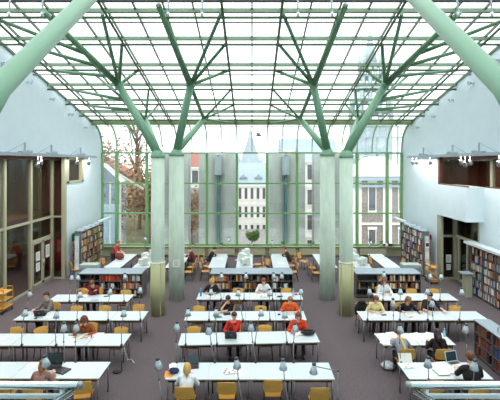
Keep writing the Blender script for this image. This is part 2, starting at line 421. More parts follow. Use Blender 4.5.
# ---- wall-mounted shelf rails with stems and spotlights
M['steelp'] = mat('painted_grey_rail', rgb(168, 180, 188), 0.5)
def light_rail(sx, lab):
    X = sx*9.3; r = thing('lighting_rail', 'long pale metal lighting rail along the %s wall above the openings' % lab, 'lighting rail', (sx*XW, 16, 6.22))
    MB().box(sx*0.0, -sx*0.30, -8, 7.6, 0, 0.05).box(-sx*0.28, -sx*0.36, -8, 7.7, -0.03, 0.1).build('rail', M['steelp'], r)
    l = bpy.data.lights.new('rail_fill_strip', 'AREA'); l.shape = 'RECTANGLE'; l.size = 0.08; l.size_y = 15.0; l.energy = 250; l.color = (1.0, 0.98, 0.95)  # fill light added under the rail to lift lower walls and columns
    lo = link('rail_fill_strip', l, r, (-sx*0.40, -0.2, -0.035)); lo.rotation_euler = (0, sx*0.15, 0)
    for y in (-2.0, 0.3, 2.45, 5.6):
        s = MB().box(-sx*0.27, -sx*0.33, y-0.03, y+0.03, 0.06, 0.52).build('stem', M['steelp'], r)
        MB().bar((-sx*0.30, y-0.35, 0.11), (-sx*0.30, y+0.2, 0.11), 0.16, 0.1).ell((-sx*0.30, y+0.35, 0.16), (0.08, 0.22, 0.1), nu=10, nv=6).build('ballast', M['steelp'], r)
        MB().tube((-sx*0.30, y, 0.5), (-sx*0.30, y-1.2, 0.1), 0.008, n=5).build('stay_wire', M['steel'], r)
light_rail(-1, 'left'); light_rail(1, 'right')
def spot(px, py, X, lab, col='steel'):
    Y = X*F/(px-CX); z = H-(py-CY)*Y/F; sx = 1 if X > 0 else -1
    t = thing('spotlight', lab, 'spotlight', (X, Y, z), 0, 'spotlights on the rails')
    MB().tube((0, 0, 0), (0, 0, 6.22-z), 0.02, n=8).build('stem', M['steel'], t)
    R = Matrix.Rotation(sx*-0.7, 3, 'Y') @ Matrix.Rotation(0.5, 3, 'X')
    MB().lathe((0, 0, 0), [(0.04, 0.11), (0.06, 0.08), (0.08, 0.0), (0.11, -0.12)], 14, R=R).build('housing', M[col], t)
    MB().lathe((0, 0, 0), [(0.105, -0.11), (0.105, -0.125)], 14, R=R).build('lens', M['dark'], t)
for px, py, lab in ((41, 162, 'pale spotlight under the left lighting rail above the dark glass'), (38, 164.5, 'lower spotlight of the pair under the left rail above the dark glass'), (77, 162, 'spotlight in front of the small window at the left wall'), (89, 162.5, 'spotlight past the small window under the left rail end')):
    spot(px, py, -9.2, lab)
for px, py, lab in ((412.5, 162, 'spotlight farthest along the right lighting rail'), (416.5, 162, 'second spotlight from the far end of the right rail'), (430, 162, 'spotlight beside the corner of the brown gallery opening'), (461, 161.5, 'left spotlight in the cluster before the brown gallery opening'), (465, 163.5, 'middle low spotlight in the cluster before the gallery opening'), (470, 162, 'right spotlight in the cluster before the brown gallery opening'), (499, 163, 'spotlight cut by the right picture edge under the rail')):
    spot(px, py, 9.2, lab)
for sx, pts, lab in ((-1, ((2, 63), (27, 82), (50, 99), (69, 114), (84, 127.5)), 'left'), (1, ((499, 60), (473, 83), (453, 100), (435, 116), (419, 127.5)), 'right')):
    for i, (px, py) in enumerate(pts):
        X = sx*XW; Y = X*F/(px-CX); z = H-(py-CY)*Y/F
        t = thing('wall_spotlight', 'small spotlight high on the %s white wall below the roof, %s from the camera' % (lab, ORD[i]), 'wall light', (X, Y, z), 0, 'small spotlights under the roof slope')
        MB().lathe((0, 0, 0), [(0.06, 0), (0.06, 0.05)], 12, R=Matrix.Rotation(-sx*math.pi/2, 3, 'Y')).build('base_plate', M['alu'], t)
        MB().tube((-sx*0.04, 0, 0), (-sx*0.16, 0, 0.02), 0.018, n=8).build('arm', M['steel'], t)
        R = Matrix.Rotation(-sx*0.6, 3, 'Y')
        MB().lathe((-sx*0.18, 0, 0), [(0.035, 0.09), (0.045, 0.06), (0.06, -0.07), (0.06, -0.085)], 12, R=R).build('housing', M['alu'], t)

# ---- notices on doors and walls
def notice(label, c, nrm, w, h, lines=True, m='paper', bar=None):
    c = Vector(c); n = Vector(nrm); u = Vector((0,0,1)).cross(n); R = Matrix((u, n, Vector((0,0,1)))).transposed()
    b = MB().obox((0,0,0), (w, 0.008, h), R, 0)
    if lines:
        for i in range(5): b.obox(n*0.005+R@Vector((-0.05*w*(i % 2), 0, h*(0.32-i*0.14))), (w*(0.7-0.1*(i % 2)), 0.002, h*0.045), R, 1)
    if bar: b.obox(n*0.005+R@Vector((0, 0, h*0.34)), (w*0.9, 0.003, h*0.2), R, 2)
    o = b.build('notice', [M[m], M['steel'], M[bar] if bar else M['red']], loc=c)
    return tag(o, label, 'notice')
notice('upper white notice on the near leaf of the left double door', (-XG+0.06, 18.95, 1.48), (1,0,0), 0.36, 0.42)
notice('lower white notice on the near leaf of the left double door', (-XG+0.06, 18.95, 0.98), (1,0,0), 0.34, 0.4)
notice('tall white notice on the far leaf of the left double door', (-XG+0.06, 19.85, 1.55), (1,0,0), 0.36, 0.62)
notice('white notice on the facing pane of the right doorway', (9.98, 20.30, 1.05), (0,-1,0), 0.26, 0.4)
notice('second smaller notice low on the facing pane of the right doorway', (9.98, 20.30, 0.62), (0,-1,0), 0.22, 0.3)
notice('white notice with red mark on the right side door leaf', (10.34, 18.75, 1.45), (-1,0,0), 0.36, 0.5, True, 'paper', 'red')
o = notice('white notice taped to the left inner concrete column', (-3.22, 17.02, 1.62), (0.05,-0.998,0), 0.30, 0.32)
notice('small green sign on the white wall by the left bookcase', (-9.53, 21.35, 1.95), (1,0,0), 0.36, 0.42, False, 'grn')
notice('small orange sign on the white wall by the left bookcase', (-9.53, 21.35, 1.55), (1,0,0), 0.2, 0.2, False, 'org')
notice('small red sign high on the white wall by the right doorway', (9.53, 21.35, 1.95), (-1,0,0), 0.22, 0.26, False, 'red')
def extinguisher(label, X, Y, z, sx):
    t = thing('fire_extinguisher', label, 'fire extinguisher', (X, Y, z))
    MB().lathe((0,0,0), [(0.06,0),(0.075,0.02),(0.075,0.42),(0.05,0.5),(0.025,0.53)], 14).build('cylinder', M['red'], t)
    MB().tube((0,0,0.52),(0,0,0.6),0.02,n=8).box(-0.02,0.02,-0.09,0.03,0.6,0.63).build('valve', M['black'], t)
    MB().path([(0,-0.05,0.58),(0,-0.11,0.5),(0,-0.1,0.2)],0.012,6).build('hose', M['black'], t)
    MB().box(-sx*-0.0, sx*0.09, -0.03, 0.03, 0.2, 0.3).build('bracket', M['dark'], t)
extinguisher('red fire extinguisher hung on the left wall beside the bookcase', -9.46, 21.35, 0.75, -1)
extinguisher('red fire extinguisher hung on the right wall beside the doorway', 9.46, 21.4, 0.85, 1)

# ================================================================== TREE COLUMNS
def roofpt(px, py, dz=0.27):
    # point on the lower chord plane of the roof seen at that place
    k = (CY-py)/F
    Y = (ZE+SL*YE-dz-H)/(k+SL); return Vector(((px-CX)*Y/F, Y, H+k*Y))
def at(px, py, Y): return Vector(((px-CX)*Y/F, Y, H-(py-CY)*Y/F))
def mir(v, s): return Vector((v[0]*s, v[1], v[2]))
for s, lab in ((1, 'left'), (-1, 'right')):
    # inner column
    base = Vector((-3.28, 17.4, 0)); top = 6.20
    t = thing('tree_column', 'inner pale concrete column of the %s pair carrying green steel branches' % lab, 'column', mir(base, s))
    def L(v): return mir(Vector(v)-base, s)
    MB().lathe((0,0,0), [(0.335,0),(0.335,2.0),(0.315,top)], 32).build('shaft', M['conc'], t)
    MB().lathe((0,0,top), [(0.33,0),(0.34,0.02),(0.34,0.10),(0.25,0.17),(0.2,0.3)], 28).build('cap', M['green'], t)
    c = Vector((-3.28, 17.4, top+0.2)); A = at(190.5, 85, 16.6); Bn = at(204, 119, 20.0)
    MB().path([L(c), L(A)], [0.175, 0.15], 16).build('trunk', M['green'], t)
    MB().path([L(c), L(Bn)], [0.15, 0.13], 16).build('trunk', M['green'], t)
    MB().ell(L(A), (0.2,0.2,0.2)).build('node', M['green'], t); MB().ell(L(Bn), (0.15,0.15,0.15)).build('node', M['green'], t)
    for p in ((221, 13.6), (225.5, 44), (228.6, 70.4)): MB().path([L(A), L(roofpt(*p))], [0.075, 0.06], 10).build('branch', M['greenb'], t)
    e = Vector((-2.95, 12.6, zr(12.6)-0.27)); MB().path([L(A), L(e)], [0.14, 0.09], 12).build('branch', M['greenb'], t)
    for p in ((230.6, 90), (233, 105.4)): MB().path([L(Bn), L(roofpt(*p))], [0.06, 0.05], 10).build('branch', M['greenb'], t)
    MB().path([L(A), L(Bn)], [0.085, 0.085], 10).build('branch', M['greenb'], t)
    e = Vector((-0.9, 23.8, ZE-0.18)); MB().path([L(Bn), L(e)], [0.06, 0.05], 10).build('branch', M['greenb'], t)
    # outer column with cream green cladding
    base = Vector((-3.67, 15.58, 0)); top = 6.10
    t = thing('tree_column', 'outer concrete column of the %s pair with a cream green clad foot' % lab, 'column', mir(base, s))
    MB().lathe((0,0,0), [(0.25,0),(0.25,2.0),(0.26,2.02),(0.255,top)], 32).build('shaft', M['conc'], t)
    cl = MB().lathe((0,0,0), [(0.285,0),(0.285,2.04)], 28)
    for a in range(0, 360, 90): cl.box(0.285*math.cos(math.radians(a+35))-0.012, 0.285*math.cos(math.radians(a+35))+0.012, 0.285*math.sin(math.radians(a+35))-0.012, 0.285*math.sin(math.radians(a+35))+0.012, 0, 2.05)
    cl.build('cladding', M['clad'], t)
    MB().lathe((0,0,2.04), [(0.292,0),(0.292,0.025)], 28).build('cladding_rim', M['paper'], t)
    MB().lathe((0,0,top), [(0.275,0),(0.285,0.02),(0.285,0.10),(0.22,0.17),(0.19,0.28)], 28).build('cap', M['green'], t)
    c = Vector((-3.67, 15.58, top+0.18)); C = at(119, 85, 16.4); D = at(145.6, 119.7, 19.4); E = roofpt(44, 12)
    MB().path([L(c), L(C)], [0.175, 0.15], 16).build('trunk', M['green'], t)
    MB().path([L(c), L(D)], [0.15, 0.13], 16).build('trunk', M['green'], t)
    MB().path([L(C), L(E)], [0.14, 0.09], 12).build('branch', M['greenb'], t)
    MB().ell(L(C), (0.2,0.2,0.2)).build('node', M['green'], t); MB().ell(L(D), (0.15,0.15,0.15)).build('node', M['green'], t)
    for p in ((102, 13.6), (122, 44), (138, 70.4)): MB().path([L(C), L(roofpt(*p))], [0.075, 0.06], 10).build('branch', M['greenb'], t)
    for p in ((148.6, 90), (158, 105)): MB().path([L(D), L(roofpt(*p))], [0.06, 0.05], 10).build('branch', M['greenb'], t)
    def on(a, b2, f): return a+(b2-a)*f
    for st, p in ((on(c, C, 0.62), (85, 105.4)), (on(c, C, 0.76), (68, 89)), (on(C, E, 0.15), (47.6, 70.4)), (on(C, E, 0.30), (20, 44)), (on(C, E, 0.48), (-3, 19))):
        MB().path([L(st), L(roofpt(*p))], [0.075, 0.06], 10).build('branch', M['greenb'], t)
    MB().path([L(on(c, C, 0.7)), L(roofpt(93, 73))], [0.06, 0.05], 10).build('branch', M['greenb'], t)
    MB().path([L(on(c, C, 0.8)), L(D)], [0.07, 0.07], 10).build('branch', M['greenb'], t)
    # near column, mostly beside the frame, its trunk crosses the top corner
    base = Vector((-2.95, 3.95, 0)); top = 5.75
    t = thing('tree_column', 'thick green steel trunk crossing the top %s corner, rising from its near column' % lab, 'column', mir(base, s))
    MB().lathe((0,0,0), [(0.2,0),(0.2,top)], 32).build('shaft', M['conc'], t)
    MB().lathe((0,0,top), [(0.2,0),(0.22,0.03),(0.22,0.12),(0.18,0.25),(0.12,0.32)], 28).build('cap', M['green'], t)
    p0 = Vector((-2.95, 3.95, top+0.15)); p1 = at(-1, 88, 5.0); p2 = at(86, 0, 9.6); p3 = p2+(p2-p1)*0.42
    MB().path([L(p0), L(p1), L(p2), L(p3)], [0.15, 0.142, 0.185, 0.185], 24).build('trunk', M['green'], t)
# ================================================================== OUTSIDE
struct(MB().box(-160, 160, YB+0.3, 260, -6.2, -6.0).build('ground_street', M['asph']))
b = MB(); rows = []
for i in range(13):
    y = 26.2+i*2.6; rows.append([(x, y, -2.5+0.30*i+0.25*math.sin(x*0.7+i)) for x in (-30, -24, -19, -16, -13, -10, -8.4)])
b.sheet(rows)
struct(b.build('ground_garden', M['grass']))
def pylon(x0, x1, label, hgt=6.55):
    t = thing('concrete_pylon', label, 'pylon', ((x0+x1)/2, 28.2, -6.0))
    w = (x1-x0)/2
    MB().prism([(-w, -0.2, 0), (0, 0.5, 0), (w, -0.2, 0), (w, 0.9, 0), (-w, 0.9, 0)], (0, 0, 6+hgt)).build('slab', M['pylon'], t)
    MB().box(-0.09, 0.09, 0.12, 0.45, 0, 6+hgt-0.1).build('post', M['teal'], t)
    MB().box(-0.24, 0.24, 0.0, 0.45, 6+hgt-1.5, 6+hgt-0.2).build('post_head', M['slate'], t)
pylon(-3.72, -1.08, 'grey concrete pylon outside the glass, left of the white facade')
pylon(1.08, 3.72, 'grey concrete pylon outside the glass, right of the white facade')
pylon(-6.6, -4.45, 'grey concrete pylon outside the glass behind the left columns')
pylon(4.35, 6.6, 'grey concrete pylon outside the glass behind the right columns')

def facade(name, label, x0, x1, y, z0, z1, nx, nz, m, depth=14, roof=None, rm='slate', cat='building', wscale=0.45, pil=0.22):
    t = thing(name, label, cat, ((x0+x1)/2, y, z0)); w = (x1-x0)/2; h = z1-z0
    MB().box(-w, w, 0, depth, 0, h).build('wall', M[m], t)
    cw, chh = 2*w/nx, h/nz
    for i in range(nx):
        for j in range(nz):
            cx, cz = -w+(i+0.5)*cw, (j+0.55)*chh
            f = MB().box(cx-cw*wscale/2-0.15, cx+cw*wscale/2+0.15, -0.18, 0.05, cz+chh*0.3, cz+chh*0.36).box(cx-cw*wscale/2-0.1, cx+cw*wscale/2+0.1, -0.12, 0.05, cz-chh*0.33, cz-chh*0.29)
            f.box(cx-cw*wscale/2-0.1, cx-cw*wscale/2, -0.08, 0.05, cz-chh*0.3, cz+chh*0.3).box(cx+cw*wscale/2, cx+cw*wscale/2+0.1, -0.08, 0.05, cz-chh*0.3, cz+chh*0.3)
            o = f.build('window', M['stone'], t)
            MB().box(cx-cw*wscale/2, cx+cw*wscale/2, -0.03, 0.03, cz-chh*0.29, cz+chh*0.3).build('pane', M['win'], o)
    c = MB()
    for j in range(1, nz+1): c.box(-w-0.2, w+0.2, -0.35 if j == nz else -0.2, 0.05, j*chh-0.25, j*chh)
    if pil:
        for i in range(nx+1): c.box(-w+i*cw-pil, -w+i*cw+pil, -0.15, 0.05, 0, h)
    c.build('cornice', M['stone'], t)
    if roof:
        r = MB().prism([(-w-0.4, -0.3, h), (-w-0.4, depth+0.3, h), (-w-0.4, depth*0.62, h+roof), (-w-0.4, depth*0.38, h+roof)], (2*w+0.8, 0, 0))
        r.build('roof', M[rm], t)
    return t
fb = facade('townhouse', 'long white palace facade seen through the middle of the glass wall', -7, 7, 72, -18, 1.9, 13, 6, 'stone', 16, 4.0)
for x in (-4.2, -1.6, 1.2, 4.2):
    MB().box(x-0.5, x+0.5, 1.2, 3.5, 19.9, 21.2).prism([(x-0.7, 1.0, 21.2), (x+0.7, 1.0, 21.2), (x, 1.0, 21.9)], (0, 2.5, 0)).build('dormer', M['slate'], fb)
# church behind the palace
t = thing('church', 'pale gothic church with pointed spire above the white palace roof', 'church', (-0.5, 120, -18))
MB().box(-4, 4, -4, 4, 0, 21).build('tower', M['stoneg'], t)
MB().lathe((0,0,21), [(4.4,0),(3.2,3),(1.2,8.5),(0.15,13)], 8).build('spire', M['slate'], t)
for x in (-3.4, 3.4):
    for y in (-3.4, 3.4): MB().lathe((x, y, 20), [(0.8,0),(0.8,2),(0.1,6)], 8).build('pinnacle', M['slate'], t)
MB().prism([(-9, 6, 0), (9, 6, 0), (9, 6, 17), (0, 6, 22), (-9, 6, 17)], (0, 30, 0)).build('nave', M['stoneg'], t)
facade('townhouse', 'pale building with red roof far behind the left pylons', -15.5, -8.5, 68, -14, 5.2, 3, 5, 'stone', 10, 2.4, 'tile')
facade('townhouse', 'tall white house seen in the gap right of the right pylon', 7.4, 12.0, 58, -12, 6.2, 2, 5, 'stone', 10, 2.2, 'slate')
t = facade('stone_building', 'grey stone building with white pilasters behind the right end of the glass wall', 11.8, 22, 45, -6, 4.4, 3, 2, 'stoneg', 12, None, wscale=0.22, pil=0.5)
MB().prism([(-5.6, -0.6, 10.4), (1.2, -0.6, 10.4), (-2.2, -0.6, 12.6)], (0, 8, 0)).build('gable', M['stone'], t)
MB().box(-5.6, 5.6, -0.8, 0.2, 9.95, 10.3).box(-5.6, 5.6, -0.5, 0.2, 9.2, 9.45).build('eaves', M['slate'], t)
t = thing('scaffold', 'pale vertical pipes and ledges above the grey stone building at right', 'pipes', (19.5, 59, 4.2))
for x in (-4, -2.6, -1.0, 0.4, 2): MB().tube((x, 0, -5), (x, 0, 7.2), 0.16, n=8).build('pipe', M['slate'], t)
for z in (0.5, 3.0, 5.4): MB().box(-5, 3, -0.3, 0.3, z, z+0.18).build('ledge', M['slate'], t)
# lattice church tower showing pale through the roof glass on the right
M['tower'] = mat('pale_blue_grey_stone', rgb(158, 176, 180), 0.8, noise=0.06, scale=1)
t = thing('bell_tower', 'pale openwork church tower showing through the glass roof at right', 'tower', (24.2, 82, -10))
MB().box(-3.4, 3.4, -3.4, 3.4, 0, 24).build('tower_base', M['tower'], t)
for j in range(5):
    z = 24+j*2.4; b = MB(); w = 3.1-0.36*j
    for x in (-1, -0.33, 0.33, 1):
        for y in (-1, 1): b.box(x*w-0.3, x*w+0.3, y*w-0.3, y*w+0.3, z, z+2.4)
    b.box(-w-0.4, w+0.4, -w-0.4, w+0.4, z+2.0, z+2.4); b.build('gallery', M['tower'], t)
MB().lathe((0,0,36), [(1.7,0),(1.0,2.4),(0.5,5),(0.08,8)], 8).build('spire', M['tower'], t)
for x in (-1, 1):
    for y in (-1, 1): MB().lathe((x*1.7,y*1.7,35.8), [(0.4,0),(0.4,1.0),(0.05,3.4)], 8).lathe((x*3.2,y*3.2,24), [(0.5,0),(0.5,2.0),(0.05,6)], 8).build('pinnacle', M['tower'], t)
# large domed stone building behind the right of the middle
facade('townhouse', 'very pale tall building behind the curved eaves glass right of middle', 12, 34, 160, -18, 11, 7, 6, 'stone', 20, 5, 'slate')
# glass lean-to at the far left and trees
t = thing('glass_lean_to', 'blue glazed lean-to outside the left end of the glass wall', 'glass lean-to', (-9.9, 27.4, -6.0))
MB().prism([(-2.2, 0, 0), (0.9, 0, 0), (0.9, 0, 10.6), (-0.4, 0, 11.8), (-2.2, 0, 12.6)], (0, 1.2, 0)).build('glazing', M['glassblue'], t)
b = MB()
for x in (-2.2, -1.0, 0.2, 0.9): b.box(x-0.05, x+0.05, -0.1, 0, 0, 10.6)
b.bar((-2.2, -0.05, 12.95), (2.5, -0.05, 10.1), 0.1, 0.12); b.build('frame', M['stone'], t)
b = MB()
for i in range(17): b.tube((-1.9+i*0.15, 0.7+0.06*math.sin(i*1.7), 0.1), (-1.9+i*0.15, 0.7+0.06*math.sin(i*1.7), 9.0), 0.085, n=8)
b.build('curtain', M['paper'], t)
t = thing('gabled_roof', 'sloping red tiled roof rising behind the lean-to at left', 'roof', (-27, 70, -6))
MB().prism([(-7, 0, 9.5), (0, 0, 12.6), (6.0, 0, 9.4), (6.0, 0, 0), (-7, 0, 0)], (0, 6, 0)).build('house_wall', M['stoneg'], t)
MB().bar((0, 2.8, 12.75), (6.5, 2.8, 9.3), 6.6, 0.2).bar((0, 2.8, 12.75), (-7.5, 2.8, 9.4), 6.6, 0.2).build('roof', M['tile'], t)
def tree(label, x, y, z, h, r, seed, leaf='leafa', n=900):
    R = random.Random(seed); t = thing('tree', label, 'tree', (x, y, z), 0, 'trees beyond the glass')
    tips = []; b = MB(); b.path([(0,0,-0.3), (0.1,0,h*0.3), (0.0,0.1,h*0.6), (0.1,0,h*0.9)], [h*0.03, h*0.024, h*0.015, 0.02], 8)
    for i in range(16):
        a = R.uniform(0, 6.28); z0 = h*R.uniform(0.3, 0.75); rr = r*R.uniform(0.5, 1)
        p1 = (math.cos(a)*rr*0.5, math.sin(a)*rr*0.5, z0+h*0.12); p2 = (math.cos(a)*rr, math.sin(a)*rr, z0+h*0.22)
        b.path([(0,0,z0), p1, p2], [h*0.011, h*0.006, 0.02], 5); tips += [p1, p2]
    b.build('trunk', M['bark'], t)
    f = MB()
    for i in range(n):
        c = Vector(R.choice(tips))+Vector((R.gauss(0, r*0.2), R.gauss(0, r*0.2), R.gauss(0, h*0.07)))
        u = Vector((R.gauss(0,1), R.gauss(0,1), R.gauss(0,1))).normalized()*R.uniform(0.08, 0.2); w = u.orthogonal()
        k = len(f.v); f.v += [tuple(c-u), tuple(c+w*0.6), tuple(c+u), tuple(c-w*0.6)]; f.face((k, k+1, k+2, k+3))
    f.build('foliage', M[leaf], t)
tree('bare autumn tree with thin brown leaves outside left of the columns', -15.0, 52, -1.5, 15.0, 3.4, 1, n=240)
tree('brown bushy tree low outside the second bay from the left', -9.2, 36, -2.5, 8.6, 3.0, 2, n=1500)
tree('autumn tree standing high on the slope behind the lean-to at left', -18.5, 46, -1.0, 9.5, 4.2, 3, n=1800)
tree('brown tree half hidden by the left outer column', -11.6, 41, -2.0, 8.0, 3.6, 9, n=1600)
tree('yellow leaved tree in the gap between the left pylons', -6.2, 40, -4, 8.0, 1.6, 4, n=700)
def car(label, x, y, z, m):
    t = thing('car', label, 'car', (x, y, z))
    MB().prism([(-2.1, -0.85, 0.3), (2.1, -0.85, 0.3), (2.15, -0.85, 0.75), (1.3, -0.85, 0.9), (0.8, -0.85, 1.4), (-1.0, -0.85, 1.45), (-1.6, -0.85, 0.95), (-2.15, -0.85, 0.85)], (0, 1.7, 0)).build('body', m, t)
    MB().prism([(-1.0, -0.88, 0.95), (1.0, -0.88, 0.95), (0.7, -0.88, 1.33), (-0.9, -0.88, 1.36)], (0, 1.76, 0)).build('side_window', M['win'], t)
    for wx in (-1.3, 1.3):
        for wy in (-0.8, 0.8): MB().tube((wx, wy-0.1, 0.32), (wx, wy+0.1, 0.32), 0.32, n=14).build('wheel', M['black'], t)
car('red car parked outside beyond the garden at left', -14.2, 57.5, 1.0, M['red'])
car('pale car parked outside beyond the garden at left', -19.5, 57.5, 1.0, M['slate'])
struct(MB().box(-40, -6, 55.5, 60, 0.7, 1.0).box(-40, -8, 60, 61, -6, 2.2).build('ground_terrace', M['asph']))
# a bird in the sky
t = thing('bird', 'small dark bird flying outside above the church spire', 'bird', at(258.8, 135.5, 40))
MB().ell((0,0,0), (0.3,0.1,0.1), nu=10, nv=6).build('body', M['bark'], t)
for s in (-1, 1): MB().sheet([[(-0.12,0,0), (0.1,0,0)], [(-0.15+0.1*s,s*0.25,0.2), (0.06+0.1*s,s*0.25,0.2)], [(-0.2+0.25*s,s*0.6,0.3), (-0.1+0.25*s,s*0.6,0.3)]]).build('wing', M['bark'], t)

# ================================================================== FURNITURE
ZTOP = 0.74
def tp(px, py, z=ZTOP):
    Y = F*(H-z)/(py-CY); return (px-CX)*Y/F, Y
# ---- table prototype (long side along x)
TABLES = {}
def make_table(w, d):
    t = thing('reading_table', 'white reading table', 'table')
    p = MB().box(-w/2+0.004, w/2-0.004, -d/2, d/2, ZTOP-0.003, ZTOP)
    MB().box(-w/2+0.004, w/2-0.004, -d/2, d/2, ZTOP-0.028, ZTOP-0.003).build('edge_band', M['edge'], p.build('table_top', M['top'], t))
    f = MB().box(-w/2+0.06, w/2-0.06, -d/2+0.05, -d/2+0.08, 0.64, 0.71).box(-w/2+0.06, w/2-0.06, d/2-0.08, d/2-0.05, 0.64, 0.71)
    f.box(-w/2+0.04, -w/2+0.07, -d/2+0.05, d/2-0.05, 0.64, 0.71).box(w/2-0.07, w/2-0.04, -d/2+0.05, d/2-0.05, 0.64, 0.71)
    f.box(-w/2+0.012, w/2-0.012, -d/2+0.012, d/2-0.012, 0.7085, 0.7118).build('apron_shade_plate', M['dark'], t)  # apron rails plus a dark plate added to deepen the under-table shade
    for x in (-w/2+0.055, w/2-0.055):
        for y in (-d/2+0.06, d/2-0.06):
            MB().tube((x, y, 0.0), (x, y, 0.711), 0.021, n=10).build('leg', M['steel'], t)
    return t
def table(w, d, loc, rz, label, group):
    k = (round(w, 2), round(d, 2))
    if k not in TABLES:
        TABLES[k] = t = make_table(*k); t.location = loc; t.rotation_euler = (0, 0, rz); t['label'] = label; t['group'] = group
        return t
    return copy_tree(TABLES[k], loc, rz, label, group)
ROWS = {   # key: block, row words, x0, x1, y at left end (centre), y at right end, count
 'C1': ('middle', 'front row', -2.08, 1.98, 9.94, 9.94, 4), 'C2': ('middle', 'second row', -2.12, 1.94, 11.72, 11.92, 4),
 'C3': ('middle', 'third row', -2.24, 1.80, 13.52, 13.54, 4), 'C4': ('middle', 'back row', -2.11, 1.94, 15.52, 15.52, 4),
 'L1': ('left', 'front row', -7.9, -3.66, 9.98, 9.98, 4), 'L2': ('left', 'second row', -7.9, -3.64, 11.70, 11.70, 4),
 'L3': ('left', 'third row', -7.86, -3.60, 13.53, 13.53, 4), 'L4': ('left', 'back row', -7.65, -4.62, 15.3, 15.3, 3),
 'R1': ('right', 'front row', 3.75, 5.77, 9.95, 9.95, 2), 'R2': ('right', 'second row', 3.70, 5.79, 11.72, 11.75, 2),
 'R3': ('right', 'third row', 3.64, 7.79, 13.53, 13.53, 4), 'R4': ('right', 'back row', 4.76, 7.77, 15.43, 15.43, 3),
 'C0': ('middle', 'row below the picture edge', -2.1, 2.0, 8.24, 8.24, 4), 'L0': ('left', 'row hidden below the railing', -7.6, -3.6, 8.24, 8.24, 4), 'R0': ('right', 'row hidden below the railing', 3.7, 5.8, 8.24, 8.24, 2)}
DT = 0.80
for k, (blk, rw, x0, x1, ya, yb, n) in ROWS.items():
    w = (x1-x0)/n; a = math.atan2(yb-ya, x1-x0)
    for i in range(n):
        f = (i+0.5)/n
        table(w, DT, (x0+(x1-x0)*f, ya+(yb-ya)*f, 0), a, 'white reading table, %s from left, %s of the %s block' % (ORD[i], rw, blk), 'reading tables in %s' % blk)
STRIPS = [(-6.9, 'left wall'), (-5.5, 'left computer'), (-3.9, 'left column'), (-1.75, 'left of the plant'), (-0.38, 'middle computer'), (1.45, 'right of the plant'), (3.82, 'right column'), (5.5, 'right computer'), (6.95, 'right wall')]
for X, w in STRIPS:
    for j, Y in enumerate((20.2, 21.2, 22.2)):
        table(1.0, 0.82, (X, Y, 0), math.pi/2, 'white far table, %s from camera, lengthwise strip %s' % (ORD[j], w if 'plant' in w else 'by the %s' % w), 'lengthwise far tables')

# ---- chair prototype: local front is +y
def make_chair():
    t = thing('chair', 'chair', 'chair')
    s = MB(); rows = []
    for j in range(6):
        v = j/5; y = 0.21-v*0.41
        rows.append([(x*(0.215-0.02*v), y, 0.455-0.012*math.cos(x*1.4)-0.012*math.sin(v*3.1)+(-0.03 if j == 0 else 0)) for x in (-1, -0.5, 0, 0.5, 1)])
    s.sheet(rows); s.sheet([[(p[0], p[1], p[2]-0.014) for p in r] for r in rows])
    s.build('seat', M['woodb'], t)
    b = MB(); rows = []; rows2 = []
    for j in range(7):
        v = j/6; z = 0.56+v*0.31; wv = 0.232-0.03*abs(v-0.45)**2*4
        rows.append([(x*wv, -0.20-v*0.05-0.035*(1-x*x), z-0.02*x*x*(1 if j == 6 else 0)) for x in (-1, -0.6, -0.2, 0.2, 0.6, 1)])
        rows2.append([(p[0], p[1]-0.016, p[2]) for p in rows[-1]])
    b.sheet(rows); b.sheet(rows2)
    n = len(rows); 
    for ra, rb in ((rows[0], rows2[0]), (rows[-1], rows2[-1])): b.sheet([ra, rb])
    b.sheet([[r[0] for r in rows], [r[0] for r in rows2]]); b.sheet([[r[-1] for r in rows], [r[-1] for r in rows2]])
    b.build('backrest', M['wood'], t)
    f = MB()
    for x in (-0.19, 0.19): f.path([(x, 0.17, 0.425), (x, -0.17, 0.425)], 0.011, 8)
    f.tube((-0.19, 0.1, 0.425), (0.19, 0.1, 0.425), 0.011, n=8).tube((-0.19, -0.12, 0.425), (0.19, -0.12, 0.425), 0.011, n=8)
    f.build('seat_frame', M['dark'], t)
    for x in (-1, 1):
        MB().path([(x*0.215, 0.19, 0), (x*0.19, 0.17, 0.436)], 0.012, 8).build('leg', M['dark'], t)
        MB().path([(x*0.215, -0.25, 0), (x*0.19, -0.17, 0.436), (x*0.215, -0.205, 0.58), (x*0.215, -0.248, 0.80)], 0.012, 8).build('leg', M['dark'], t)
    return t
CH = []
def chair(x, y, rz, label, group='wooden chairs'):
    if not CH:
        t = make_chair(); t.location = (x, y, 0); t.rotation_euler = (0, 0, rz); t['label'] = label; t['group'] = group; CH.append(t); return t
    return copy_tree(CH[0], (x, y, 0), rz, label, group)
def edges_of(k, x):
    blk, rw, x0, x1, ya, yb, n = ROWS[k]; f = (x-x0)/(x1-x0); y = ya+(yb-ya)*f; return y-DT/2, y+DT/2
def far_chair(k, px, py, label, off=-0.10, rz=0.0):
    # empty chair on the far side of a row, facing the camera
    Y = F*(H-0.83)/(py-CY); x = (px-CX)*Y/F; e = edges_of(k, x)[1]
    return chair(x, e+off, math.pi+rz, label)
def near_chair(k, px, off, label, rz=0.0):
    e0 = edges_of(k, 0)[0]; Y = e0-0.2; x = (px-CX)*Y/F; e = edges_of(k, x)[0]
    return chair(x, e-off, rz, label)
near_chair('C1', 227, 0.08, 'yellow wooden chair behind the open magazine on the front middle row')
near_chair('C1', 273, -0.02, 'yellow wooden chair, third from the left at the near side of the front middle row')
near_chair('C1', 317.5, 0.30, 'yellow wooden chair pulled out at the right end of the front middle row')
far_chair('C2', 194, 327.6, 'yellow chair pushed in at the left end of the second middle row, far side')
far_chair('C2', 265, 327, 'yellow chair pushed in between the red and the orange-sleeved readers')
far_chair('C3', 199, 307, 'yellow chair pushed in at the left end of the third middle row')
far_chair('C3', 260.5, 306, 'yellow chair pushed in left of the reader in orange')
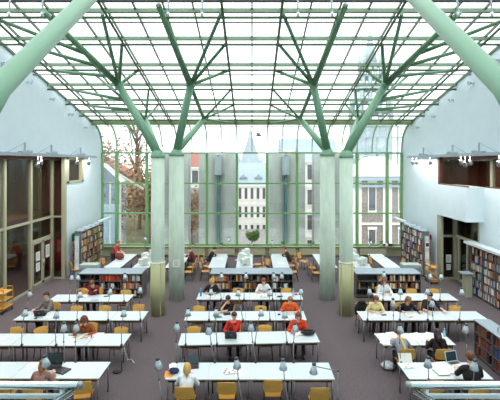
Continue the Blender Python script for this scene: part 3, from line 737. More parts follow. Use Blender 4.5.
far_chair('C4', 238, 290, 'yellow chair between the two readers of the back middle row')
far_chair('C4', 286, 289, 'yellow chair right of the redhead at the back middle row')
far_chair('L2', 20.5, 326, 'yellow chair pushed in at the left of the second left row')
far_chair('L2', 49, 327, 'yellow chair turned sideways at the second left row', 0.0, 0.9)
far_chair('L2', 121.5, 328, 'yellow chair pushed in at the right end of the second left row')
far_chair('L3', 75, 308.5, 'yellow chair second from the left end of the third left row')
far_chair('L3', 104, 308, 'yellow chair pushed in at the middle of the third left row')
far_chair('L3', 139, 305, 'yellow chair pushed in at the right end of the third left row', 0.05)
far_chair('L4', 83.5, 289, 'yellow chair at the left end of the back left row', 0.1)
far_chair('L4', 125, 292, 'yellow chair pushed in at the right end of the back left row')
near_chair('R1', 434, 0.02, 'orange wooden chair pushed in at the near side of the front right row')
near_chair('L1', 82, 0.10, 'yellow wooden chair behind the corner of the left railing', 0.2)
near_chair('L1', 3, 0.05, 'orange wooden chair at the picture edge near the front left row')
far_chair('R3', 455, 307, 'yellow chair pushed in at the right end of the third right row')
far_chair('R4', 411.5, 290, 'yellow chair at the middle of the back right row')
far_chair('R4', 434, 290, 'yellow chair at the right end of the back right row')
hp = math.pi/2
FARCH = [(-7.62, 20.3, -hp, 'yellow chair left of the strip of tables by the left wall, nearer one'), (-7.62, 21.15, -hp, 'yellow chair left of the strip of tables by the left wall, farther one'),
 (-6.15, 22.2, hp, 'yellow chair beside the red bag on the strip by the left wall'), (-4.75, 20.2, hp, 'yellow chair right of the left computer tables'),
 (-3.2, 20.1, hp, 'yellow chair right of the left inner column, nearest of its strip'), (-3.2, 21.0, hp, 'yellow chair right of the left inner column, second of its strip'),
 (-2.35, 20.2, -hp, 'yellow chair left of the strip left of the plant, nearest one'), (-2.38, 21.2, -hp, 'yellow chair left of the strip left of the plant, second one'),
 (0.32, 21.6, hp, 'yellow chair right of the middle computer tables, farther one'), (0.30, 20.2, hp, 'yellow chair right of the middle computer tables, nearest one'), (0.62, 20.85, hp+0.5, 'yellow chair pulled out between the middle computers and the right strip'),
 (2.08, 21.3, hp, 'yellow chair right of the strip right of the plant, farther one'), (2.06, 20.1, hp, 'yellow chair right of the strip right of the plant, nearest one'),
 (3.15, 20.9, -hp, 'yellow chair left of the right column strip, second one'), (3.22, 19.95, -hp, 'yellow chair left of the right column strip, nearest one'), (2.85, 22.3, -hp-0.6, 'yellow chair pulled out left of the right column strip'),
 (6.12, 21.5, hp, 'yellow chair between the right computers and the right wall strip, farther'), (6.33, 20.3, -hp, 'yellow chair left of the right wall strip, nearest'), (7.6, 20.8, hp, 'yellow chair right of the right wall strip'),
 (-9.05, 20.55, -hp+0.7, 'yellow chair by the end panel of the left bookcase under the signs')]
for x, y, rz, lab in FARCH: chair(x, y, rz, lab, 'wooden chairs at the far tables')

# ---- arm lamps clamped to table edges
def lamp(px, py, bx, by, Yedge, label, bend=None, m='alu'):
    """px,py: top of shade; bx: foot; Yedge: the table edge that holds it"""
    X = (bx-CX)*Yedge/F; Ys = Yedge+0.04
    s = at(px, py, Ys)
    t = thing('arm_lamp', label, 'lamp', (X, Yedge, ZTOP), 0, 'arm lamps clamped to the tables')
    inw = 1 if by == 'near' else -1
    tx = s.x-X; tz = s.z-ZTOP
    MB().box(-0.025, 0.025, -0.012, 0.045*inw, 0.0, 0.04).box(-0.025, 0.025, -0.018*inw, 0, -0.05, 0.04).box(-0.025, 0.025, -0.012*inw, 0.045*inw, -0.06, -0.04).build('clamp', M['dark'], t)
    if bend is None:
        e = Vector((tx*0.5-0.02, -0.02*inw, tz*0.52)); h = Vector((tx, 0.04, tz-0.03))
    else:
        be = at(bend[0], bend[1], Yedge); e = Vector((be.x-X, 0, be.z-ZTOP)); h = Vector((tx, 0.04, tz))
    MB().path([(0, 0, 0.02), e], 0.012, 8).build('lower_arm', M['steel'], t)
    MB().ell(e, (0.022,0.022,0.022), nu=10, nv=6).build('joint', M['dark'], t)
    MB().path([e, h], 0.011, 8).build('upper_arm', M['steel'], t)
    R = Matrix.Rotation((px*7 % 5-2)*0.05, 3, 'Y') @ Matrix.Rotation(-0.12*inw, 3, 'X')
    sh = MB().lathe(h, [(0.02, 0.045), (0.04, 0.03), (0.046, -0.02), (0.058, -0.04), (0.092, -0.16), (0.086, -0.155)], 18, R=R).build('lamp_shade', M[m], t)
    MB().lathe(h, [(0.03, 0.075), (0.046, 0.06), (0.046, 0.03)], 14, R=R).build('shade_cap', M['dark'], sh)
LAMPS = [
 ('C0', 'far', ((158, 359.5, 162), (236.5, 359, 242), (283, 360.5, 288)), 0), ('C0', 'far', ((314, 366, 337.6),), (338, 371)),
 ('C1', 'far', ((177, 323, 177), (209, 326.5, 215), (251, 323, 255.6), (295, 324, 293.6)), 0),
 ('C2', 'near', ((188, 309, 185.6), (216, 309, 217), (261, 309, 255), (284.4, 311, 287)), 0),
 ('C3', 'near', ((211, 289, 209), (238.4, 290, 243), (269.4, 290, 270), (301, 288.5, 301)), 0),
 ('C4', 'near', ((221.5, 273.5, 221), (246, 273.5, 244), (273.6, 273.5, 272.6), (282, 273.5, 281)), 0),
 ('L0', 'far', ((45, 357, 48),), 0), ('L1', 'far', ((64, 323.5, 65), (76, 323.5, 76)), 0),
 ('L2', 'near', ((25.6, 309, 21.6), (57, 311, 56), (124, 309.5, 121.4)), 0),
 ('L3', 'near', ((80, 291.5, 77), (110.6, 288.5, 108), (140.4, 287, 140.4)), 0), ('L3', 'far', ((29.6, 291, 27.6),), 0),
 ('L4', 'near', ((72, 275, 69.4), (78, 275, 77), (125, 274, 124)), 0),
 ('R0', 'far', ((428, 358, 431), (474.6, 361, 474)), 0), ('R1', 'far', ((400, 325, 400.6), (466, 325, 468)), 0),
 ('R2', 'far', ((393, 299.5, 395), (432.4, 300, 434.5)), 0), ('R3', 'near', ((369.4, 288.5, 367.6), (400.4, 288.5, 400), (427.6, 288.5, 428), (461.6, 289, 459.6)), 0),
 ('R4', 'near', ((384, 272.5, 383), (430, 273.5, 429), (441, 274, 440)), 0)]
for k, side, ls, bend in LAMPS:
    blk, rw = ROWS[k][0], ROWS[k][1]
    for i, (px, py, bx) in enumerate(ls):
        e = edges_of(k, (bx-CX)*ROWS[k][4]/F); Ye = e[1]+0.005 if side == 'far' else e[0]-0.005
        if k == 'C0' and bend: lab = 'grey arm lamp bent sideways over the right end of the front middle row'
        elif len(ls) == 1: lab = 'grey arm lamp standing alone before the front left row' if k == 'L0' else 'pale arm lamp at the left end of the third left row, far edge'
        elif k == 'L0' or k == 'R0' or k == 'C0': lab = 'grey arm lamp, %s from left, rising before the %s block front row' % (ORD[i], blk)
        else: lab = 'grey arm lamp, %s from left, %s edge of the %s block %s' % (ORD[i], side, blk, rw)
        lamp(px, py, bx, side, Ye, lab, bend or None, 'aluw' if (k, side) in (('L3','far'),('R1','far'),('R2','far'),('L1','far')) else 'alu')
for i, (px, py, X, Y, w) in enumerate(((145, 237, -5.89, 21.9, 'left computer strip'), (151, 243, -5.11, 21.2, 'left computer strip, right side'), (226, 238, -1.36, 22.3, 'strip left of the plant'), (274, 241, 1.06, 22.4, 'strip right of the plant'), (382, 241, 6.56, 22.3, 'right wall strip'), (388, 243, 7.34, 22.0, 'right wall strip, right side'))):
    px = CX+X*F/Y
    t = lamp(px+1.2, py, px, 'near', Y, 'pale arm lamp on the far tables at the %s' % w, None, 'aluw')
# ================================================================== BOOKCASES AND BOOKS
BC = {'red': (176, 56, 40), 'orange': (214, 110, 44), 'brown': (122, 78, 54), 'dark red': (110, 38, 36), 'tan': (190, 158, 116), 'cream': (226, 214, 190), 'white': (232, 234, 232),
      'blue': (64, 92, 150), 'pale blue': (150, 178, 204), 'green': (70, 110, 84), 'black': (40, 38, 40), 'grey': (140, 140, 138), 'yellow': (222, 186, 74)}
BM = {k: mat('book_cloth_'+k.replace(' ', '_'), rgb(*v), 0.65) for k, v in BC.items()}
BMESH = {}
def book_mesh(c):
    if c not in BMESH:
        b = MB().box(-0.5, 0.5, -0.5, -0.46, 0, 1).box(-0.5, -0.42, -0.46, 0.5, 0, 1).box(0.42, 0.5, -0.46, 0.5, 0, 1).box(-0.42, 0.42, -0.46, 0.47, 0.02, 0.97, 1)
        BMESH[c] = b.mesh('book', [BM[c], M['paper']])
    return BMESH[c]
NB = [0]
def fill(where, grp, p0, along, inward, length, hmax, pal, seed, tmin=0.04, tmax=0.075, occ=1.0, coll=None):
    """a run of books from p0 along `along`; spines towards -inward"""
    R = random.Random(seed); u = Vector(along); w = Vector(inward); s = 0.02; i = 0; rz = math.atan2(u.y, u.x)
    while True:
        th = R.uniform(tmin, tmax); h = hmax*R.uniform(0.72, 0.97); d = R.uniform(0.16, 0.21)
        if s+th > length-0.02: break
        if R.random() > occ: s += th*R.uniform(1, 4); continue
        c = R.choice(pal); q = Vector(p0)+u*(s+th/2)+w*(0.02+d/2)
        if coll is None:
            o = link('book', book_mesh(c), None, q, rz)
            if w.dot(Vector((-u.y, u.x, 0))) < 0: o.rotation_euler[2] = rz+math.pi
            o.scale = (th-0.002, d, h)
            tag(o, '%s book, %s from left, %s' % (c, ordw(i), where), 'book', grp); NB[0] += 1
        else:
            coll.obox(q+Vector((0, 0, h/2)), (th-0.002, d, h), Matrix.Rotation(rz, 3, 'Z'), list(BC).index(c))
        s += th; i += 1
SH = ['lowest shelf', 'middle shelf', 'top shelf']
def low_case(x0, x1, y0, y1, hgt, label, grp, ends=True):
    t = thing('low_bookcase', label, 'bookcase', ((x0+x1)/2, y0, 0), 0, grp); w = (x1-x0)/2; d = y1-y0
    for x in (-w+0.002, w-0.027): MB().box(x, x+0.025, 0, d, 0, hgt-0.03).build('side_panel', M['shelfd'], t)
    MB().prism([(-w+0.002, -0.03, hgt-0.03), (-w+0.002, d+0.03, hgt-0.03), (-w+0.002, d+0.03, hgt+0.02), (-w+0.002, d/2, hgt+0.035), (-w+0.002, -0.03, hgt)], (2*w-0.004, 0, 0)).build('top_panel', M['shelfm'], t)
    MB().box(-w+0.027, w-0.027, d/2-0.01, d/2+0.01, 0.06, hgt-0.03).build('back_panel', M['shelfd'], t)
    for z in (0.06, 0.39, 0.72): MB().box(-w+0.027, w-0.027, 0.005, d-0.005, z, z+0.022).build('shelf', M['shelfd'], t)
    return t
warm = ['brown', 'tan', 'orange', 'dark red', 'brown', 'yellow', 'tan', 'cream']
PALS = {('left', 0): (['red', 'black', 'dark red'], 0.35), ('left', 1): (['red', 'orange', 'red', 'dark red'], 0.95), ('left', 2): (['orange', 'cream', 'brown', 'pale blue', 'black'], 0.8),
        ('middle', 0): (['orange', 'tan', 'brown', 'cream'], 0.95), ('middle', 1): (['red', 'yellow', 'black', 'blue', 'dark red'], 0.9), ('middle', 2): (['black', 'brown', 'red', 'grey'], 0.7), ('middle', 3): (['green', 'black', 'red', 'tan', 'white'], 0.55),
        ('right', 0): (['brown', 'black', 'orange', 'tan'], 0.35), ('right', 1): (['brown', 'orange', 'cream', 'dark red', 'tan'], 0.9), ('right', 2): (['brown', 'tan', 'dark red', 'cream'], 0.85)}
for blk, x0, x1, n in (('left', -7.55, -4.8, 3), ('middle', -1.83, 1.79, 4), ('right', 4.54, 7.37, 3)):
    for i in range(n):
        a = x0+(x1-x0)*i/n; c = x0+(x1-x0)*(i+1)/n
        low_case(a, c, 17.45, 18.25, 1.08, 'low two-sided bookcase with blue-grey top, %s from the left of the %s run' % (ORD[i], blk), 'low bookcases across the hall')
        pal, occ = PALS[(blk, i)]
        for j, z in enumerate((0.082, 0.412, 0.742)):
            if blk == 'left' and j == 1 and i == 1: p2, o2 = ['black', 'grey', 'white'], 0.7
            elif j == 0: p2, o2 = pal+['black'], occ*0.55
            else: p2, o2 = pal, occ
            fill('%s, %s low bookcase of the %s run' % (SH[j], ORD[i], blk), 'books in the low bookcases', (a+0.027, 17.47, z), (1,0,0), (0,1,0), c-a-0.054, 0.28, p2, hash((i, j, len(blk))) % 9999, 0.045, 0.085, o2)
# near low case at the right
for i in range(4):
    ya = 12.3-0.93*(i+1); yb = 12.3-0.93*i
    t = thing('low_bookcase', 'low bookcase with blue-grey top at the right edge, %s from the far end' % ORD[i], 'bookcase', (6.83, yb, 0), -hp, 'low bookcases at the right edge'); L = 0.93
    for x in (0.002, L-0.027): MB().box(x, x+0.025, 0, 0.45, 0, 1.07).build('side_panel', M['shelfd'], t)
    MB().box(0.002, L-0.002, -0.03, 0.47, 1.07, 1.1).build('top_panel', M['shelfm'], t)
    MB().box(0.027, L-0.027, 0.42, 0.44, 0.06, 1.07).build('back_panel', M['shelfd'], t)
    for z in (0.06, 0.39, 0.72): MB().box(0.027, L-0.027, 0.01, 0.42, z, z+0.022).build('shelf', M['shelfd'], t)
    if i < 2:
        for j, z in enumerate((0.082, 0.412, 0.742)):
            fill('%s of the %s right-edge low bookcase' % (SH[j], ORD[i]), 'books at the right edge', (6.85, yb-0.027, z), (0,-1,0), (1,0,0), L-0.054, 0.29, ['dark red', 'brown', 'dark red', 'brown', 'black', 'brown', 'tan'] if j != 1 else ['dark red', 'brown', 'brown', 'black', 'dark red', 'blue', 'orange'], 100+i*7+j, 0.045, 0.07, 0.95)
o = MB().tube((0,0,0),(0,0,0.12),0.012,n=8).path([(0,0,0.12),(0.1,-0.02,0.16),(0.3,-0.02,0.17)],0.014,8).build('bookend', M['steel'], loc=(6.98, 11.35, 1.1))
tag(o, 'small grey metal bracket standing on the right edge low bookcase top', 'bracket')
def tall_case(label, X, y0, y1, depth, hgt, nsh, sx, nsec, name='tall_bookcase', canopy=None, pal=None, seed=0, occ=0.93):
    t = thing(name, label, 'bookcase', (X, y0, 0)); L = y1-y0
    for i in range(nsec+1):
        y = L*i/nsec; MB().box(0, sx*depth, y-0.015, y+0.015, 0, hgt+0.04).build('side_panel', M['steel'], t)
    MB().box(sx*(depth-0.02), sx*depth, 0, L, 0.05, hgt).build('back_panel', M['shelfd'], t)
    zs = [0.08+(hgt-0.08)*j/nsh for j in range(nsh)]
    for z in zs: MB().box(0, sx*(depth-0.02), 0.015, L-0.015, z-0.022, z).build('shelf', M['shelfd'], t)
    MB().box(0, sx*depth, 0, L, hgt-0.01, hgt+0.02).build('top_panel', M['shelfm'], t)
    coll = MB()
    for j, z in enumerate(zs):
        for i in range(nsec):
            ya = y0+L*i/nsec+0.015
            fill('', '', (X+sx*0.005, ya, z), (0,1,0), (sx,0,0), L/nsec-0.03, (hgt-0.08)/nsh-0.05, pal, seed+j*31+i, 0.03, 0.06, occ, coll)
    return t, coll
mixed = ['white', 'cream', 'brown', 'blue', 'red', 'grey', 'pale blue', 'tan', 'black', 'dark red', 'green', 'orange', 'white', 'cream']
t, coll = tall_case('tall bookcase full of mixed books along the right recess wall', 9.9, 13.5, 18.15, 0.36, 2.2, 6, 1, 5, pal=mixed, seed=500)
MB().box(-0.30, 0.1, 0, 4.66, 2.28, 2.38).box(-0.05, 0.02, 0.0, 4.6, 2.2, 2.3).build('canopy', M['aluw'], t)
tag(coll.build('books', list(BM.values())), 'rows of mixed books filling the tall bookcase along the right recess wall', 'books', None, 'stuff')
for sx, lab in ((-1, 'left'), (1, 'right')):
    t, coll = tall_case('tall bookcase of mixed books against the %s white wall near the glass' % lab, sx*8.85, 20.75, 23.8, 0.34, 2.32, 6, sx, 4, pal=['white', 'cream', 'tan', 'orange', 'brown', 'yellow', 'green', 'grey', 'red'] if sx < 0 else mixed, seed=900+sx)
    MB().bar((sx*0.0, 2.5, 2.5), (sx*0.0, 4.2, 2.5), 0.26, 0.1).box(-0.03, 0.03, 2.6, 2.66, 2.3, 2.48).build('canopy', M['aluw'], t)
    for i in range(4): MB().box(-0.02, sx*0.34, 0.7*i+0.3, 0.7*i+0.34, 2.32, 2.46).build('sign_holder', M['alu'], t)
    tag(coll.build('books', list(BM.values())), 'rows of mixed books filling the tall bookcase by the %s white wall' % lab, 'books', None, 'stuff')
    e = thing('poster_stand', 'narrow grey display stand at the near end of the %s wall bookcase' % lab, 'display stand', (sx*8.98, 20.5, 0))
    MB().box(-0.11, 0.11, 0, 0.03, 0, 2.15).build('panel', M['alu'], e)
    for z in (1.7, 1.15, 0.6): MB().box(-0.1, 0.1, -0.015, 0, z-0.17, z+0.17).build('poster', M['paper'] if sx > 0 else M['pot'], e)
    if sx > 0: MB().box(-0.08, 0.08, -0.02, -0.015, 1.62, 1.8).build('poster_print', M['redc'], e)
# book carts
def cart(label, x, y, rz, w=0.75, d=0.42):
    t = thing('book_cart', label, 'book cart', (x, y, 0), rz)
    for z in (0.2, 0.5, 0.78): MB().box(-w/2, w/2, -d/2, d/2, z, z+0.025).box(-w/2, w/2, d/2-0.02, d/2, z, z+0.1).build('tray', M['wood'], t)
    for a in (-w/2, w/2):
        MB().box(a-0.012, a+0.012, -d/2, d/2, 0.12, 0.16).box(a-0.012, a+0.012, -d/2, -d/2+0.03, 0.12, 0.95).box(a-0.012, a+0.012, d/2-0.03, d/2, 0.12, 0.95).box(a-0.012, a+0.012, -d/2, d/2, 0.92, 0.95).build('end_frame', M['woodb'], t)
        for b in (-d/2+0.05, d/2-0.05):
            MB().tube((a, b-0.015, 0.05), (a, b+0.015, 0.05), 0.05, n=14).tube((a, b, 0.05), (a, b, 0.13), 0.012, n=8).build('caster', M['black'], t)
cart('yellow wooden book cart by the dark office glass at the left edge', -9.86, 15.85, hp, 0.62, 0.42)
cart('yellow wooden book cart beside the right doorway and bookcase', 8.86, 19.75, hp, 0.62, 0.38)
M['plastg'] = mat('pale_grey_green', rgb(164, 180, 174), 0.5)
def plinth(label, x, y, w, d, h, name='display_case', top='plastg'):
    t = thing(name, label, 'display case', (x, y, 0))
    MB().box(-w/2+0.02, w/2-0.02, -d/2+0.02, d/2-0.02, 0, h-0.16).build('body', M['shelfm'], t)
    MB().box(-w/2, w/2, -d/2, d/2, h-0.16, h).build('top', M[top], t)
plinth('pale green-grey cabinet behind the left run of low bookcases', -7.72, 19.05, 0.85, 0.5, 1.1)
plinth('pale green-grey cabinet behind the right run of low bookcases', 7.55, 19.05, 0.85, 0.5, 1.1)
t = thing('lectern', 'beige lectern with flat grey top beside the tall right bookcase', 'lectern', (9.5, 17.7, 0))
MB().box(-0.12, 0.16, -0.16, 0.16, 0, 1.02).build('body', M['olive'], t); MB().box(-0.30, 0.2, -0.24, 0.24, 1.02, 1.06).build('top', M['shelfm'], t)
MB().box(-0.12, -0.126, -0.12, 0.12, 0.1, 0.9).build('panel', M['sill'], t)

# ================================================================== SMALL THINGS
SH0 = random.Random(3)
def paper(label, px, py, w=0.21, d=0.297, rz=0.0, z=ZTOP, m='paper', group=None, name='paper_sheet', cat='paper'):
    x, y = tp(px, py, z)
    b = MB(); rows = []
    for j in range(4): rows.append([(w*(i/3-0.5), d*(j/3-0.5), 0.003+0.004*((i+j) % 2)*(1 if (i in (0, 3)) else 0.4)) for i in range(4)])
    b.sheet(rows); n = len(b.v); b.sheet([[(p[0], p[1], 0.0005) for p in r] for r in rows])
    for i in range(3):
        pass
    for k in range(5): b.box(-w*0.36, w*(0.36-0.1*(k % 2)), d*(0.3-k*0.13), d*(0.3-k*0.13)+d*0.02, 0.0065, 0.0075, 1)
    o = b.build(name, [M[m], M['steel']], loc=(x, y, z), rz=rz); return tag(o, label, cat, group)
def magazine(label, px, py, w=0.42, d=0.3, rz=0.0, cols=None, name='open_magazine', z=ZTOP):
    x, y = tp(px, py, z); t = thing(name, label, 'magazine', (x, y, z), rz)
    for s in (-1, 1):
        rows = [[(s*w/2*u, d*(v-0.5), 0.004+0.022*math.sin(math.pi*min(1, u*1.05+0.12))) for u in (0, 0.2, 0.45, 0.7, 1)] for v in (0, 0.5, 1)]
        b = MB(); b.sheet(rows); b.sheet([[(p[0], p[1], 0.001) for p in r] for r in rows]); b.sheet([[r[-1] for r in rows], [(r[-1][0], r[-1][1], 0.001) for r in rows]])
        if cols:
            for k, c in enumerate(cols):
                b.sheet([[(s*w/2*(0.12+0.2*(k % 4)), d*(-0.4+0.3*((k*2+(s > 0)) % 3)), 0.03), (s*w/2*(0.32+0.2*(k % 4)), d*(-0.4+0.3*((k*2+(s > 0)) % 3)), 0.03)], [(s*w/2*(0.16+0.2*(k % 4)), d*(-0.16+0.3*((k*2+(s > 0)) % 3)), 0.03), (s*w/2*(0.36+0.2*(k % 4)), d*(-0.16+0.3*((k*2+(s > 0)) % 3)), 0.03)]], 1+k)
        b.build('page_spread', [M['paper']]+[BM[c] for c in (cols or [])], t)
def laptop(label, px, py, rz, lid=1.9, w=0.34, d=0.25, m='black', sc='screen'):
    x, y = tp(px, py); t = thing('laptop', label, 'laptop', (x, y, ZTOP), rz)
    p = MB().box(-w/2, w/2, -d/2, d/2, 0.004, 0.024).build('base', M[m], t)
    MB().box(-w*0.43, w*0.43, -0.02, d*0.42, 0.024, 0.027).build('keyboard', M['dark'], p)
    R = Matrix.Rotation(-(math.pi-lid)+math.pi/2-math.pi/2, 3, 'X')
    # lid hinged on the far (+y) edge of the local frame, the user sits at -y
    a = lid-math.pi/2; up = Vector((0, math.sin(a), math.cos(a))); nrm = Vector((0, -math.cos(a), math.sin(a)))
    R = Matrix((Vector((1,0,0)), -nrm, up)).transposed(); c = Vector((0, d/2, 0.024))+up*(d*0.5)
    q = MB().obox(c, (w, 0.012, d), R).build('lid', M[m], t)
    MB().obox(c+nrm*0.007, (w*0.9, 0.003, d*0.86), R).build('screen', M[sc], q)
    MB().obox(c-nrm*0.007, (w*0.12, 0.002, d*0.1), R).build('lid_badge', M['steel'], q)
def bottle(label, px, py, m='blue', h=0.27, r=0.038):
    x, y = tp(px, py); t = thing('bottle', label, 'bottle', (x, y, ZTOP))
    MB().lathe((0,0,0), [(r*0.9,0),(r,0.01),(r,h*0.62),(r*0.55,h*0.8),(r*0.36,h*0.88),(r*0.36,h*0.93)], 14).build('body', M[m], t)
    MB().lathe((0,0,h*0.92), [(r*0.42,0),(r*0.42,h*0.08)], 12).build('cap', M['pot'], t)
def soft_bag(label, px, py, size, m, z=ZTOP, seed=1, name='bag', cat='bag', handle=True, pos=None, rz=0):
    x, y = tp(px, py, z) if pos is None else pos
    R = random.Random(seed); t = thing(name, label, cat, (x, y, z), rz)
    b = MB(); b.ell((0, 0, size[2]*0.5), (size[0]/2, size[1]/2, size[2]/2), nu=18, nv=10)
    b.v = [(p[0]*(1+R.uniform(-0.2, 0.14)), p[1]*(1+R.uniform(-0.2, 0.14)), max(0.003, p[2]*(1+R.uniform(-0.15, 0.06)))) for p in b.v]
    b.build('body', m, t)
    if handle: MB().path([(-size[0]*0.3, 0, size[2]*0.8), (-size[0]*0.2, -size[1]*0.3, size[2]*1.12), (size[0]*0.2, -size[1]*0.25, size[2]*1.08), (size[0]*0.3, 0, size[2]*0.8)], 0.012, 8).build('strap', m, t)
def box_item(name, label, cat, px, py, size, m, rz=0.0, z=ZTOP):
    x, y = tp(px, py, z); b = MB().box(-size[0]/2, size[0]/2, -size[1]/2, size[1]/2, 0, size[2])
    if size[2] > 0.02: b.box(-size[0]*0.45, size[0]*0.45, -size[1]*0.45, size[1]*0.45, size[2], size[2]+0.004)
    return tag(b.build(name, m, loc=(x, y, z), rz=rz), label, cat)
mk = lambda n, c, r=0.7: mat(n, rgb(*c), r)
# front middle row
laptop('dark laptop open in front of the blonde reader in white', 193, 367, 0.15, 2.15, 0.29, 0.2)
soft_bag('dark blue bag at the left end of the front middle row', 174, 373, (0.26, 0.2, 0.13), mk('navy_cloth', (40, 48, 96)), seed=4)
magazine('open picture book with orange and blue pages on the front middle row', 231, 371.5, 0.42, 0.26, 0.15, ['orange', 'pale blue', 'blue', 'red'], 'picture_book')
paper('white paper beside the picture book on the front middle row', 239, 374, 0.2, 0.24, 0.3)
paper('cream folder under the blue bag on the front middle row', 169, 374, 0.2, 0.3, 0.1, m='org')
box_item('notebook', 'small white notebook behind the blue bag', 'notebook', 172.5, 366.5, (0.16, 0.2, 0.02), M['paper'], 0.2)
# second middle row
laptop('black laptop of the reader in red', 231, 337, math.pi, 1.95)
for i, (a, c) in enumerate(((242.5, 337.5), (245, 334.5), (240.5, 334))): paper('small white paper slip, %s by the black laptop on the second middle row' % ORD[i], a, c, 0.09, 0.08, i*0.5, group='paper slips')
soft_bag('black bag lying at the right end of the second middle row', 308, 334.5, (0.42, 0.3, 0.15), mk('black_cloth', (24, 22, 26)), seed=8)
magazine('open white book before the girl with orange sleeves', 300, 334, 0.34, 0.24, 0.1)
# third middle row
paper('white paper on the left of the third middle row', 213.5, 313.5, 0.2, 0.26, 0.2)
paper('teal folder on the third middle row', 218, 317.2, 0.26, 0.16, 0.15, m='grn')
box_item('book_on_table', 'dark closed book before the dark-haired reader', 'book', 227, 314.2, (0.24, 0.17, 0.03), mk('dark_cover', (58, 44, 40)), 0.2)
paper('white paper right of the dark closed book', 236, 314.5, 0.2, 0.22, -0.2)
bottle('clear blue bottle near the right end of the third middle row', 300.5, 314.5, 'bluep', 0.3)
paper('white paper under the hands of the reader in orange', 290, 316, 0.25, 0.2, 0.1)
box_item('pencil_case', 'small blue pencil case on the third middle row', 'pencil case', 279, 315, (0.09, 0.05, 0.04), mk('blue_violet', (70, 70, 170)))
# back middle row
bottle('blue water bottle at the left end of the back middle row', 200.8, 296, 'blue', 0.3)
paper('white paper before the blond reader in black', 211, 295.5, 0.28, 0.22, 0.2)
paper('white paper right of the blond reader in black', 218.5, 296.5, 0.2, 0.24, -0.1)
magazine('newspaper held open before the redhead in white', 263, 295.5, 0.42, 0.34, 0.0, ['grey'], 'newspaper')
bottle('clear bottle at the right end of the back middle row', 293.2, 296.5, 'bluep', 0.3)
box_item('cup', 'small orange box near the bottle on the back middle row', 'box', 296, 294.8, (0.12, 0.06, 0.05), M['red'])
box_item('pencil_case', 'small dark blue pencil case on the back middle row', 'pencil case', 280, 297, (0.2, 0.06, 0.04), mk('navy2', (50, 60, 110)))
# left block
laptop('dark laptop before the woman at the front left row', 53, 367.5, 0.1, 1.75, 0.36, 0.27)
box_item('laptop_sleeve', 'flat black laptop sleeve on the front left row', 'sleeve', 61.5, 371, (0.36, 0.27, 0.03), M['black'], -0.35)
paper('white paper left of the woman at the front left row', 31, 366.5, 0.2, 0.25, 0.4)
laptop('black laptop of the reader in grey at the third left row', 41, 314.8, math.pi+0.2, 2.1, 0.34, 0.25)
paper('white paper beside the black laptop on the third left row', 49, 316.8, 0.34, 0.2, 0.5)
box_item('phone', 'small black phone left of the black laptop', 'phone', 36, 318.5, (0.07, 0.12, 0.012), M['black'])
paper('white paper at the left edge of the second left row', 3, 338, 0.2, 0.2, 0.2)
for i, (a, c, m) in enumerate(((71, 335.3, 'grn'), (75, 337.5, 'org'), (83, 338, 'org'), (88, 337.2, 'org'), (91.5, 336.5, 'red'))):
    box_item('pencil', 'coloured pencil scattered on the second left row, %s from the left' % ORD[i], 'pencil', a, c, (0.14, 0.035, 0.02), M[m], i*0.5)
magazine('open notebook with yellow pages on the second left row', 84.5, 336.8, 0.3, 0.2, 0.1, ['yellow'], 'open_notebook')
paper('large white paper right of the notebook on the second left row', 96, 334.8, 0.42, 0.28, 0.05)
magazine('white open book at the left end of the back left row', 82, 296.5, 0.4, 0.28, 0.2, None, 'open_book')
paper('pale blue paper before the dark red reader on the back left row', 95, 300.2, 0.3, 0.12, 0.1, m='bluep')
box_item('phone', 'small dark phone on the back left row', 'phone', 106.5, 296.4, (0.2, 0.08, 0.02), M['dark'], 0.3)
# right block
magazine('white paper stand at the left end of the front right row', 406.5, 366, 0.36, 0.24, 0.05, ['grey'], 'open_book')
x, y = tp(406.5, 364); t = thing('book_stand', 'white book stand with open pages at the left end of the front right row', 'book stand', (x, y+0.04, ZTOP))
R = Matrix.Rotation(-0.35, 3, 'X'); MB().obox((0, 0.05, 0.11), (0.34, 0.012, 0.23), R).build('board', M['paper'], t); MB().obox((0, 0.1, 0.085), (0.05, 0.01, 0.18), Matrix.Rotation(0.4, 3, 'X')).build('prop', M['steel'], t)
for i, (a, c, r) in enumerate(((437, 367, 0.5), (444, 365.5, 0.2), (448.5, 369.5, -0.2), (441, 371, 0.1))): paper('white paper in the heap on the front right row, %s from the left' % ORD[(0, 2, 3, 1)[i]], a, c, 0.3, 0.36, r, ZTOP+i*0.009, group='papers on the front right row')
laptop('pale laptop with dark screen before the man in black', 455.5, 364.6, 0.25, 1.85, 0.34, 0.25, 'alu', 'screen')
for i, (a, c, r, m) in enumerate(((383, 336.5, 0.3, 'paper'), (387, 341.5, -0.5, 'paper'), (394, 335, 0.2, 'paper'), (418, 336, 0.4, 'paper'), (425, 338.5, 0.7, 'paper'), (432, 335.5, 0.9, 'paper'), (412, 338.5, 0.1, 'paper'), (440, 337.5, 0.5, 'paper'))):
    paper('large white paper spread on the second right row, %s from the left' % ORD[sorted((383, 387, 394, 418, 425, 432, 412, 440)).index(a)], a, c, 0.34, 0.42 if i < 7 else 0.3, r, ZTOP+0.008*(i % 3), m, 'papers on the second right row')
bottle('pale blue bottle on the second right row', 444.5, 337, 'bluep', 0.26)
for i, (a, c, r) in enumerate(((371, 316, 0.2), (380, 315, -0.1), (398, 313.5, 0.3), (411, 314.5, 0.1), (424, 317, 0.0))): paper('white paper on the third right row, %s from the left' % ORD[i], a, c, 0.36, 0.26, r, group='papers on the third right row')
box_item('pencil', 'yellow pencil before the boy on the third right row', 'pencil', 411, 317.3, (0.14, 0.035, 0.02), M['org'], 0.4)
box_item('pencil_case', 'small green pencil case right of the girl in yellow', 'pencil case', 384, 315.5, (0.16, 0.06, 0.04), mk('olive_cloth', (96, 104, 60)), 0.2)
